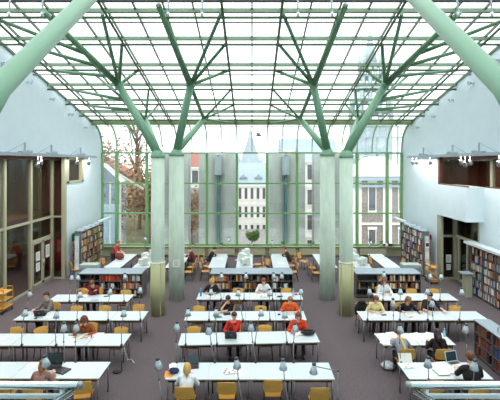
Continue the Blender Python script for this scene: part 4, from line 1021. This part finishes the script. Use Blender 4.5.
for i, (a, c, r) in enumerate(((385, 297.5, 0.3), (390, 294.7, 0.1))): paper('white paper before the long-haired girl on the back right row, %s' % ('nearer' if i == 0 else 'farther'), a, c, 0.3, 0.22, r, group='papers on the back right row')
soft_bag('crumpled clear plastic bag lying on the carpet by the right block', 388.5, 369, (0.42, 0.34, 0.22), M['bag'], 0.0, 12, 'plastic_bag', 'plastic bag', False)
soft_bag('small black shoe-like pouch on the carpet by the front left row', 117, 373, (0.26, 0.13, 0.07), M['black'], 0.0, 5, 'pouch', 'pouch', False)
b = MB(); pts = []
for i in range(24): pts.append((-3.72+0.02*math.sin(i*1.9), 11.5+0.02*i+0.03*math.cos(i*1.9), max(0.012, 0.70-i*0.032)))
o = b.path(pts+[(-3.62, 12.0, 0.012), (-3.45, 11.75, 0.012)], 0.012, 6).build('cable', M['aluw']); tag(o, 'pale coiled cable hanging from the right end of the second left row', 'cable')
# far tables: computers, papers, bags
def computer(label, x, y, rz):
    t = thing('computer_monitor', label, 'monitor', (x, y, ZTOP), rz, 'computer monitors on the far tables')
    MB().box(-0.19, 0.19, -0.16, 0.0, 0.06, 0.40).prism([(-0.17, 0, 0.07), (0.17, 0, 0.07), (0.17, 0, 0.39), (-0.17, 0, 0.39)], (0, 0.05, 0)).box(-0.12, 0.12, 0.05, 0.24, 0.1, 0.34).build('housing', M['plast'], t)
    MB().box(-0.155, 0.155, -0.165, -0.16, 0.10, 0.36).build('screen', M['screen'], t)
    MB().lathe((0, 0.02, 0), [(0.13, 0), (0.13, 0.02), (0.06, 0.06)], 16).build('foot', M['plast'], t)
    MB().box(-0.2, 0.2, -0.36, -0.23, 0.0, 0.025).build('keyboard', M['plast'], t)
for X, w in ((-5.5, 'left'), (-0.38, 'middle'), (5.5, 'right')):
    for j, Y in enumerate((20.15, 21.2, 22.2)): computer('cream computer monitor on the %s computer tables, %s from the camera' % (w, ORD[j]), X-(0.12 if j % 2 else -0.06), Y, (0.5, -0.4, 0.3)[j]+hp*(1 if j != 1 else -1))
for i, (X, Y) in enumerate(((-6.85, 20.6), (1.5, 20.7), (-1.7, 21.6), (6.9, 21.2), (3.8, 20.9), (-0.3, 20.65), (5.55, 20.7), (-5.35, 20.7))):
    px, py = CX+X*F/Y, CY+F*(H-ZTOP)/Y; paper('white paper on the far tables, %s in the list of strips from the left' % ORD[sorted((-6.85,1.5,-1.7,6.9,3.8,-0.3,5.55,-5.35)).index(X)], px, py, 0.3, 0.36, 0.3*i, group='papers on the far tables')
soft_bag('dark red bag on the far table strip by the left wall', 120, 259.5, (0.44, 0.34, 0.34), mk('dark_red_cloth', (120, 34, 34)), seed=21)
soft_bag('black bag on the carpet left of the strip right of the plant', 0, 0, (0.3, 0.4, 0.5), mk('black_cloth2', (30, 30, 34)), 0.0, 22, 'bag', 'bag', True, (0.82, 21.0))
soft_bag('small dark bag lying on the right end of the window ledge', 0, 0, (0.7, 0.2, 0.16), mk('dark_brown_cloth', (66, 40, 36)), 0.66, 23, 'bag', 'bag', False, (8.6, YB-0.25))
# plants on the window ledge
def plant(label, x, h, r, seed, n=90, bare=False, z=0.66, y=YB-0.25):
    R = random.Random(seed); t = thing('potted_plant', label, 'plant', (x, y, z), 0, 'plants on the window ledge')
    ph = min(0.2, h*0.25); MB().lathe((0,0,0), [(0.06,0),(0.085,ph),(0.075,ph),(0.07,ph*0.9)], 14).build('pot', M['pot'], t)
    s = MB(); f = MB()
    for i in range(9):
        a = R.uniform(0, 6.28); p1 = Vector((math.cos(a)*r*0.4, math.sin(a)*min(r, 0.16)*0.5, ph+(h-ph)*R.uniform(0.3, 0.7))); p2 = p1+Vector((math.cos(a)*r*0.4, math.sin(a)*0.06, (h-ph)*R.uniform(0.1, 0.3)))
        s.path([(0,0,ph*0.9), p1, p2], [0.01, 0.007, 0.003], 5)
        if not bare:
            for k in range(n//9):
                c = p1.lerp(p2, R.uniform(-0.5, 1))+Vector((R.gauss(0, r*0.16), R.gauss(0, 0.03), R.gauss(0, h*0.07))); u = Vector((R.gauss(0,1), R.gauss(0,0.4), R.gauss(0,0.7))).normalized()*0.07; w = u.orthogonal().normalized()*0.03
                q = len(f.v); f.v += [tuple(c-u), tuple(c+w), tuple(c+u), tuple(c-w)]; f.face((q, q+1, q+2, q+3))
    s.build('stem', M['bark'], t)
    if not bare: f.build('leaf', M['leaf'], t)
plant('large bushy green plant standing on the window ledge in the middle', -0.02, 1.0, 0.5, 31, 900)
plant('small pale plant on the ledge before the left pylon', -1.95, 0.26, 0.12, 32, 40)
plant('small plant in a white pot near the left inner column', -3.75, 0.25, 0.12, 33, 40)
plant('small plant in a white pot on the ledge at the right pylon', 1.95, 0.3, 0.13, 34, 40)
plant('small green plant on the ledge left of the right columns', 3.85, 0.26, 0.12, 35, 40)
plant('bare brown twig plant on the ledge right of the right columns', 7.4, 0.75, 0.22, 36, 0, True)
plant('small dark twig plant on the ledge near the right bookcase', 8.15, 0.4, 0.14, 37, 20)
# stools half hidden below the railings
for sx, lab in ((-1.0, 'left'), (1.0, 'right')):
    t = thing('round_stool', 'pale round stool seat showing below the %s railing' % lab, 'stool', (-4.85 if sx < 0 else 4.98, 8.78, 0))
    MB().lathe((0,0,0.5), [(0.2,0),(0.215,0.02),(0.21,0.05),(0.16,0.065)], 20).build('seat', M['plast'], t); MB().tube((0,0,0.03),(0,0,0.5),0.025,n=10).lathe((0,0,0), [(0.2,0),(0.2,0.02),(0.04,0.05)], 18).build('pedestal', M['steel'], t)
# ================================================================== PEOPLE
SKIN = [mat('skin_light', rgb(232, 184, 158), 0.55), M['skin']]
def cloth(n, c): return mat(n, rgb(*c), 0.85, noise=0.08, scale=30)
def hairm(n, c): return mat(n, rgb(*c), 0.5, noise=0.15, scale=40, stretch=(1, 1, 0.2))
HAIR = {'blonde': hairm('blonde_hair', (200, 160, 92)), 'brown': hairm('brown_hair', (104, 62, 40)), 'dark': hairm('dark_hair', (44, 30, 28)), 'auburn': hairm('auburn_hair', (108, 58, 40)), 'lightbrown': hairm('light_brown_hair', (146, 98, 56)), 'red': hairm('red_hair', (136, 58, 30))}
JEAN = cloth('dark_trousers', (52, 48, 56)); SHOE = mat('black_shoe', rgb(30, 28, 28), 0.5)
def ik(S, T, l1, l2, hint):
    S, T = Vector(S), Vector(T); d = T-S; L = min(d.length, (l1+l2)*0.995); T = S+d.normalized()*L
    a = (l1*l1-l2*l2+L*L)/(2*L); h = math.sqrt(max(0, l1*l1-a*a)); u = d.normalized(); v = Vector(hint)-u*Vector(hint).dot(u); v = v.normalized() if v.length > 1e-5 else u.orthogonal().normalized()
    return S+u*a+v*h, T
def seg_dist(p, a, b):
    ab = b-a; t = max(0, min(1, (p-a).dot(ab)/max(1e-9, ab.dot(ab)))); return (p-(a+ab*t)).length
DG = [None]
def remesh(mb, vox, smooth=3):
    me = mb.mesh('tmp', [M['skin']]); o = bpy.data.objects.new('tmp', me); COL.objects.link(o)
    r = o.modifiers.new('r', 'REMESH'); r.mode = 'VOXEL'; r.voxel_size = vox; r.use_smooth_shade = True
    if smooth: s = o.modifiers.new('s', 'SMOOTH'); s.factor = 0.5; s.iterations = smooth
    dg = bpy.context.evaluated_depsgraph_get(); dg.update(); out = bpy.data.meshes.new_from_object(o.evaluated_get(dg))
    bpy.data.objects.remove(o); bpy.data.meshes.remove(me); return out
def person(label, loc, rz, top, lean=0.35, pitch=0.5, hands=((-0.14, 0.46, 0.80), (0.14, 0.46, 0.80)), hair='brown', style='short', sleeves='long', trousers=None, stand=False, s=1.0, turn=0.0, skin=0, group=None, scarf=None, topname='sweater'):
    t = thing('person', label, 'person', loc, rz, group); trousers = trousers or JEAN
    hipz = 0.54 if not stand else 0.92
    hip = Vector((0, 0, hipz)); dr = Vector((0, math.sin(lean), math.cos(lean)))
    waist = hip+dr*0.16; chest = hip+dr*0.33; sho = hip+dr*0.45; neck = sho+Vector((0, math.sin(lean*0.9), math.cos(lean*0.9)))*0.07
    hd = Vector((math.sin(turn)*0.02, math.sin(pitch*0.75), math.cos(pitch*0.75))); head = neck+hd*0.145
    RH = Matrix.Rotation(turn, 3, 'Z') @ Matrix.Rotation(-pitch, 3, 'X')
    bones = []; b = MB()
    def cap(p, q, r0, r1, cat, n=14):
        p, q = Vector(p), Vector(q); b.path([p, q], [r0, r1], n); b.ell(p, (r0,)*3, nu=14, nv=8); b.ell(q, (r1,)*3, nu=14, nv=8); bones.append((p, q, (r0+r1)/2, cat))
    X = Vector((1, 0, 0))
    cap(hip-X*0.075, hip+X*0.075, 0.115, 0.115, 'leg')
    for sx in (-1, 1):
        cap(hip+X*0.06*sx+dr*0.04, waist+X*0.055*sx, 0.105, 0.095, 'top'); cap(waist+X*0.055*sx, chest+X*0.075*sx, 0.095, 0.105, 'top'); cap(chest+X*0.075*sx, sho+X*0.12*sx, 0.1, 0.062, 'top')
    cap(sho-X*0.15, sho+X*0.15, 0.06, 0.06, 'top'); cap(sho+dr*0.01, neck+hd*0.03, 0.06, 0.05, 'neck'); cap(neck, head-hd*0.05, 0.05, 0.052, 'head')
    # head: skull, jaw, nose, ears
    def hl(x, y, z): return head+RH@Vector((x, y, z))
    b.ell(hl(0, -0.012, 0.03), (0.078, 0.098, 0.09), RH, 18, 12); b.ell(hl(0, 0.018, -0.04), (0.058, 0.07, 0.075), RH, 16, 10)
    b.ell(hl(0, 0.095, -0.012), (0.013, 0.02, 0.026), RH, 10, 8)
    for sx in (-1, 1): b.ell(hl(sx*0.08, -0.005, -0.005), (0.014, 0.022, 0.032), RH, 10, 8)
    bones.append((hl(0, 0, 0.05), hl(0, 0.01, -0.06), 0.09, 'head'))
    # legs
    for sx in (-1, 1):
        if stand:
            hj = hip+X*0.085*sx; kn = Vector((sx*0.09, 0.03, 0.49)); an = Vector((sx*0.09, -0.02, 0.085))
        else:
            hj = hip+X*0.085*sx-Vector((0,0,0.01)); kn = Vector((sx*0.12, 0.43, 0.50)); an = Vector((sx*0.12, 0.40-0.06*(sx > 0), 0.085))
        cap(hj, kn, 0.085, 0.058, 'leg'); cap(kn, an, 0.055, 0.04, 'leg'); cap(an+Vector((0, -0.03, -0.035)), an+Vector((0, 0.15, -0.05)), 0.042, 0.034, 'shoe')
    wr = []
    for i, sx in enumerate((-1, 1)):
        S = sho+X*0.165*sx; T = Vector(hands[i]); el, T = ik(S, T, 0.285, 0.265, (sx*0.5, -0.35, -0.6))
        cap(S, el, 0.055, 0.043, 'up'); cap(el, T, 0.042, 0.028, 'fore'); wr.append((el, T, sx))
    me = remesh(b, 0.019)
    # hands: palm, four unequal bent fingers and a thumb from the side of the palm
    hb = MB()
    for el, T, sx in wr:
        f = (T-el).normalized(); down = Vector((0, 0, -1)); nrm = (down-f*down.dot(f)); nrm = nrm.normalized() if nrm.length > 0.05 else Vector((0, 1, 0)); side = f.cross(nrm).normalized()
        if side.x*sx > 0: side = -side                     # side points to the thumb
        Rm = Matrix((side, f, nrm)).transposed()
        hb.ell(T+f*0.045, (0.042, 0.055, 0.018), Rm, 12, 8)
        for k, (o, ln) in enumerate(((0.028, 0.068), (0.009, 0.078), (-0.011, 0.072), (-0.029, 0.055))):
            p = T+f*0.085+side*o; hb.path([p-f*0.02, p+f*ln*0.45+nrm*0.006, p+f*ln*0.75+nrm*0.022, p+f*ln*0.9+nrm*0.04], [0.0095, 0.009, 0.008, 0.006], 7)
        p = T+f*0.03+side*0.036; hb.path([p-side*0.015, p+side*0.02+f*0.025+nrm*0.006, p+side*0.022+f*0.055+nrm*0.02], [0.012, 0.010, 0.007], 7)
    hm = hb.mesh('tmp', [M['skin']])
    bm = bmesh.new(); bm.from_mesh(me); bm.from_mesh(hm)
    full = bpy.data.meshes.new('body'); bm.to_mesh(full); full.materials.append(SKIN[skin])
    for p in full.polygons: p.use_smooth = True; p.material_index = 0
    body = link('body', full, t); bm.free()
    # clothing cut from the body surface, standing off it
    def category(c):
        best, bd = None, 9
        for p, q, r, cat in bones:
            d = seg_dist(c, p, q)-r
            if d < bd: bd, best = d, cat
        return best
    me.calc_loop_triangles(); cats = [category(Vector(p.center)) for p in me.polygons]
    def garment(name, want, m, off):
        idx = {}; vs = []; fs = []
        for p, c in zip(me.polygons, cats):
            if c not in want: continue
            q = []
            for vi in p.vertices:
                if vi not in idx: v = me.vertices[vi]; idx[vi] = len(vs); vs.append(tuple(v.co+v.normal*off))
                q.append(idx[vi])
            fs.append(q)
        if not fs: return
        g = bpy.data.meshes.new(name); g.from_pydata(vs, [], fs); g.materials.append(m)
        for p in g.polygons: p.use_smooth = True
        o = link(name, g, t); md = o.modifiers.new('thick', 'SOLIDIFY'); md.thickness = off*0.9; md.offset = -1
    wantt = ('top', 'up', 'fore') if sleeves == 'long' else ('top', 'up')
    garment(topname, wantt, top, 0.014); garment('trousers', ('leg',), trousers, 0.011); garment('shoe', ('shoe',), SHOE, 0.008)
    bpy.data.meshes.remove(hm); bpy.data.meshes.remove(me)
    # face
    for sx in (-1, 1): MB().ell(hl(sx*0.031, 0.078, 0.012), (0.012, 0.008, 0.008), RH, 10, 6).build('eye', M['eye'], t)
    MB().ell(hl(0, 0.087, -0.06), (0.022, 0.008, 0.007), RH, 10, 6).build('mouth', M['lip'], t)
    # hair
    h = MB()
    def keep(ce): return ce.z > 0.035 or ce.y < 0.03+ce.z*0.5 and ce.z > -0.07 or ce.y < -0.02
    h.ell(hl(0, -0.014, 0.035), (0.094, 0.112, 0.103), RH, 24, 16, 0, keep)
    if style != 'short':
        for sx in (-1, 1): h.ell(hl(sx*0.075, -0.02, -0.03), (0.03, 0.06, 0.10), RH, 12, 8)
        h.ell(hl(0, -0.07, -0.05), (0.085, 0.055, 0.12), RH, 14, 10)
    if style == 'long':
        k = hl(0, -0.085, -0.06); h.path([k, k-dr*0.12+Vector((0, -0.03, 0)), k-dr*0.26+Vector((0, -0.035, 0))], [0.085, 0.08, 0.035], 14)
        for sx in (-1, 1): h.path([hl(sx*0.08, -0.01, 0.0), hl(sx*0.085, 0.0, -0.12), hl(sx*0.08, 0.0, -0.22)], [0.03, 0.035, 0.015], 10)
    if style == 'tail':
        k = hl(0, -0.115, 0.05); h.ell(k, (0.035,)*3, nu=10, nv=8); h.path([k, k+Vector((0, -0.06, -0.03)), k+Vector((0, -0.075, -0.16)), k+Vector((0, -0.05, -0.27))], [0.028, 0.042, 0.036, 0.01], 12)
    if style == 'bun':
        h.ell(hl(0, -0.12, 0.06), (0.06, 0.05, 0.055), RH, 14, 10)
    if style == 'curly':
        R = random.Random(len(label))
        for i in range(46):
            v = Vector((R.gauss(0,1), R.gauss(-0.25,0.9), abs(R.gauss(0.3,0.8)))).normalized(); h.ell(hl(v.x*0.085, -0.015+v.y*0.1, 0.035+v.z*0.095), (0.03,)*3, nu=8, nv=6)
    h.build('hair', HAIR[hair], t)
    if scarf is not None:
        MB().path([neck+Vector((0.07*math.cos(a), 0.075*math.sin(a), 0.005)) for a in [i*0.63 for i in range(11)]], 0.028, 8).path([neck+Vector((0.02, -0.085, 0)), waist+Vector((0.03, -0.125, 0.12)), waist+Vector((0.03, -0.15, -0.05))], [0.03, 0.035, 0.03], 8).build('scarf', scarf, t)
    if s != 1.0: t.scale = (s, s, s)
    return t
PEOPLE_CH = []
def sit(k, px, side, top, label, off=0.26, chairlab=None, **kw):
    e0, e1 = edges_of(k, 0); Y = (e1+off) if side == 'far' else (e0-off); x = (px-CX)*Y/F
    e = edges_of(k, x); y = (e[1]+off) if side == 'far' else (e[0]-off); rz = math.pi if side == 'far' else 0.0
    rz += kw.pop('rot', 0.0)
    person(label, (x, y, 0), rz, top, **kw)
    chair(x, y-(0.0 if side == 'near' else 0)*1, rz, chairlab or ('wooden chair under the %s' % label[:1].lower()+label[1:]).replace('under the person', 'under the reader'), 'wooden chairs with readers')
W = cloth
chin = lambda sx: None
# front middle row
sit('C1', 186, 'near', W('white_blouse', (226, 234, 238)), 'person with blonde ponytail in white top at the front middle row, back to camera', 0.27, 'wooden chair under the blonde reader in white at the front middle row', lean=0.30, pitch=0.5, hair='blonde', style='tail', hands=((-0.14, 0.44, 0.84), (0.14, 0.44, 0.84)), s=0.9)
# second middle row
sit('C2', 234.5, 'far', W('red_sweater', (196, 44, 32)), 'person in red sweater with chin on hand behind the black laptop', 0.25, 'wooden chair under the reader in the red sweater', lean=0.22, pitch=0.35, hair='dark', hands=((0.06, 0.27, 1.03), (0.2, 0.40, 0.80)), s=1.0)
sit('C2', 298, 'far', W('orange_cardigan', (214, 66, 30)), 'person with brown bob and orange-red sleeves at the right end of the second middle row', 0.25, 'wooden chair under the reader with orange-red sleeves', lean=0.30, pitch=0.5, hair='auburn', style='bob', scarf=None, hands=((-0.13, 0.42, 0.79), (0.22, 0.42, 0.79)))
# third middle row
sit('C3', 228.5, 'far', W('black_tee', (42, 26, 30)), 'person in dark short-sleeved top resting head on hand, third middle row', 0.25, 'wooden chair under the dark-haired reader of the third middle row', lean=0.34, pitch=0.65, hair='dark', sleeves='short', hands=((0.22, 0.42, 0.79), (0.10, 0.34, 1.02)), topname='t_shirt')
sit('C3', 289.5, 'far', W('bright_orange_sweater', (236, 96, 28)), 'person in bright orange sweater bent over papers, third middle row', 0.24, 'wooden chair under the reader in the bright orange sweater', lean=0.42, pitch=0.75, hair='lightbrown', hands=((-0.2, 0.44, 0.79), (0.2, 0.40, 0.79)))
# back middle row
sit('C4', 212.5, 'far', W('black_sweater', (30, 30, 36)), 'person with blond hair in black sweater, back middle row', 0.25, 'wooden chair under the blond reader in black', lean=0.36, pitch=0.6, hair='blonde', style='curly', hands=((-0.16, 0.42, 0.79), (0.24, 0.36, 0.79)))
sit('C4', 263.5, 'far', W('white_shirt', (228, 232, 234)), 'person with red hair in white shirt reading a newspaper', 0.25, 'wooden chair under the redhead with the newspaper', lean=0.26, pitch=0.55, hair='red', sleeves='short', style='bob', hands=((-0.18, 0.42, 0.82), (0.18, 0.42, 0.82)))
# left block
sit('L1', 38, 'near', W('taupe_sweater', (150, 112, 100)), 'person with light brown bun in taupe sweater at the front left row, back to camera', 0.22, 'wooden chair under the reader with the bun', lean=0.40, pitch=0.5, hair='lightbrown', style='bun', hands=((-0.16, 0.42, 0.84), (0.2, 0.42, 0.84)), s=0.92)
sit('L2', 88, 'far', W('rust_sweater', (150, 82, 40)), 'person with brown curly hair in rust sweater at the second left row', 0.25, 'yellow chair behind the reader in the rust sweater', lean=0.40, pitch=0.75, hair='brown', style='curly', hands=((-0.17, 0.40, 0.80), (0.10, 0.33, 1.0)))
sit('L3', 50, 'far', W('grey_jacket', (124, 116, 112)), 'person in grey jacket typing on a black laptop, third left row', 0.27, 'yellow chair behind the reader in the grey jacket', lean=0.18, pitch=0.4, hair='dark', hands=((-0.1, 0.46, 0.80), (0.16, 0.46, 0.80)), rot=-0.45, s=1.04, topname='jacket')
sit('L4', 95.5, 'far', W('dark_red_sweater', (112, 36, 40)), 'person in dark red sweater bent low with arms folded, back left row', 0.25, 'yellow chair behind the reader in dark red', lean=0.46, pitch=0.85, hair='brown', hands=((0.10, 0.36, 0.86), (-0.10, 0.38, 0.86)), s=1.06)
# right block
sit('R1', 473, 'near', W('black_shirt', (28, 28, 32)), 'person with brown hair in black T-shirt at the front right row, back to camera', 0.24, 'wooden chair under the reader in black at the front right row', lean=0.16, pitch=0.3, hair='brown', sleeves='short', hands=((-0.10, 0.50, 0.78), (0.24, 0.46, 0.73)), s=1.1, topname='t_shirt')
sit('R2', 404.5, 'near', W('blue_grey_top', (140, 146, 160)), 'person in grey top with yellow scarf bent over papers, second right row', 0.22, 'orange wooden chair under the reader with the yellow scarf', lean=0.62, pitch=0.9, hair='brown', hands=((-0.2, 0.46, 0.82), (0.2, 0.46, 0.82)), s=0.94, scarf=W('yellow_scarf', (208, 178, 104)), sleeves='long', topname='top')
sit('R2', 441, 'near', W('black_top', (36, 26, 30)), 'person with long dark hair in black at the right of the second right row', 0.24, 'orange wooden chair under the long dark-haired reader', lean=0.24, pitch=0.45, hair='dark', style='long', hands=((-0.18, 0.42, 0.82), (0.16, 0.42, 0.82)), s=0.94, topname='top')
sit('R3', 374, 'far', W('yellow_top', (232, 216, 150)), 'person with auburn bob in yellow top writing, third right row', 0.25, 'chair under the reader in the yellow top', lean=0.36, pitch=0.7, hair='auburn', style='bob', sleeves='short', hands=((-0.14, 0.42, 0.79), (0.18, 0.40, 0.79)), topname='top')
sit('R3', 404, 'far', W('black_jumper', (26, 24, 30)), 'person with curly light hair in black leaning along the third right row', 0.25, 'chair under the curly-haired reader in black', lean=0.48, pitch=0.7, hair='lightbrown', style='curly', hands=((-0.34, 0.44, 0.79), (0.26, 0.36, 0.79)), rot=0.1)
sit('R3', 428, 'far', W('black_tshirt', (36, 30, 36)), 'person in black T-shirt sitting upright with bare forearms, third right row', 0.27, 'chair under the upright reader in the black T-shirt', lean=0.2, pitch=0.5, hair='dark', sleeves='short', hands=((-0.36, 0.40, 0.79), (0.18, 0.46, 0.79)), s=1.04, topname='t_shirt')
sit('R4', 382.5, 'far', W('pale_blue_shirt', (222, 232, 236)), 'person with long brown hair in pale blue shirt, back right row', 0.25, 'chair under the long-haired reader in the pale blue shirt', lean=0.24, pitch=0.5, turn=0.5, hair='auburn', style='long', hands=((-0.2, 0.42, 0.80), (0.1, 0.40, 0.80)), topname='shirt')
# far people
person('person in red shirt standing and bending over the strip by the left wall', (-7.62, 21.95, 0), -hp, W('red_shirt', (178, 60, 60)), lean=0.45, pitch=0.6, hair='lightbrown', stand=True, hands=((-0.12, 0.5, 0.98), (0.14, 0.48, 1.0)), sleeves='short', topname='shirt')
def far_sit(label, x, y, rz, top, cl, **kw):
    person(label, (x, y, 0), rz, top, **kw); chair(x, y, rz, cl, 'wooden chairs with readers')
far_sit('person in dark red jacket seated behind the left inner column', -3.2, 22.1, hp, W('maroon_jacket', (104, 38, 40)), 'yellow chair under the reader in the dark red jacket', lean=0.4, pitch=0.6, hair='brown', hands=((-0.14, 0.44, 0.79), (0.14, 0.44, 0.79)), topname='jacket')
far_sit('person in black leaning over the strip left of the plant', -2.42, 22.25, -hp, W('black_pullover', (30, 28, 32)), 'yellow chair under the reader in black left of the plant', lean=0.55, pitch=0.7, hair='dark', hands=((-0.14, 0.44, 0.79), (0.14, 0.44, 0.79)))
far_sit('person in dark brown jacket leaning over the strip right of the plant', 2.12, 22.25, hp, W('dark_brown_jacket', (70, 40, 38)), 'yellow chair under the reader in the dark brown jacket', lean=0.5, pitch=0.6, hair='auburn', hands=((-0.14, 0.44, 0.79), (0.14, 0.44, 0.79)), topname='jacket')
# a black coat over the chair left of the girl in yellow
x = (363.5-CX)*14.2/F; y = edges_of('R3', 3.9)[1]+0.28
t = thing('coat', 'black coat hung over the chair left of the reader in yellow', 'coat', (x, y, 0))
chair(x, y, math.pi, 'chair carrying the black coat at the left end of the third right row', 'wooden chairs with readers')
b = MB(); b.ell((0, 0.235, 0.66), (0.25, 0.075, 0.27), nu=20, nv=12).ell((-0.2, 0.2, 0.6), (0.07, 0.07, 0.2), nu=12, nv=8).ell((0.2, 0.2, 0.6), (0.07, 0.07, 0.2), nu=12, nv=8)
cm = remesh(b, 0.02); cm.materials.clear(); cm.materials.append(W('black_coat', (26, 24, 26))); link('coat_body', cm, t)
MB().ell((0, 0.2, 0.90), (0.13, 0.06, 0.05), nu=14, nv=8).build('collar', W('black_collar', (34, 30, 32)), t)

# ================================================================== LIGHT AND CAMERA
wd = bpy.data.worlds.new('overcast_sky'); SC.world = wd; wd.use_nodes = True
nt = wd.node_tree; bg = nt.nodes['Background']
bg.inputs['Color'].default_value = (0.93, 0.97, 1.0, 1); bg.inputs['Strength'].default_value = 1.95
sun = bpy.data.lights.new('sun', 'SUN'); sun.energy = 1.3; sun.angle = 1.0; sun.color = (1, 0.95, 0.86)
so = link('sun', sun); so.rotation_euler = (math.radians(38), math.radians(6), 0)

cam = bpy.data.cameras.new('camera'); cam.sensor_width = 36; cam.lens = F/500*36
cam.shift_x = -2/500; cam.shift_y = -37/500; cam.clip_end = 500; cam.clip_start = 0.05
co = link('camera', cam); co.location = (0, 0, H); co.rotation_euler = (math.pi/2, 0, 0); SC.camera = co
SC.view_settings.view_transform = 'Standard'; SC.view_settings.look = 'None'; SC.view_settings.exposure = 0.46; SC.view_settings.gamma = 1.0
SC.view_settings.use_curve_mapping = False
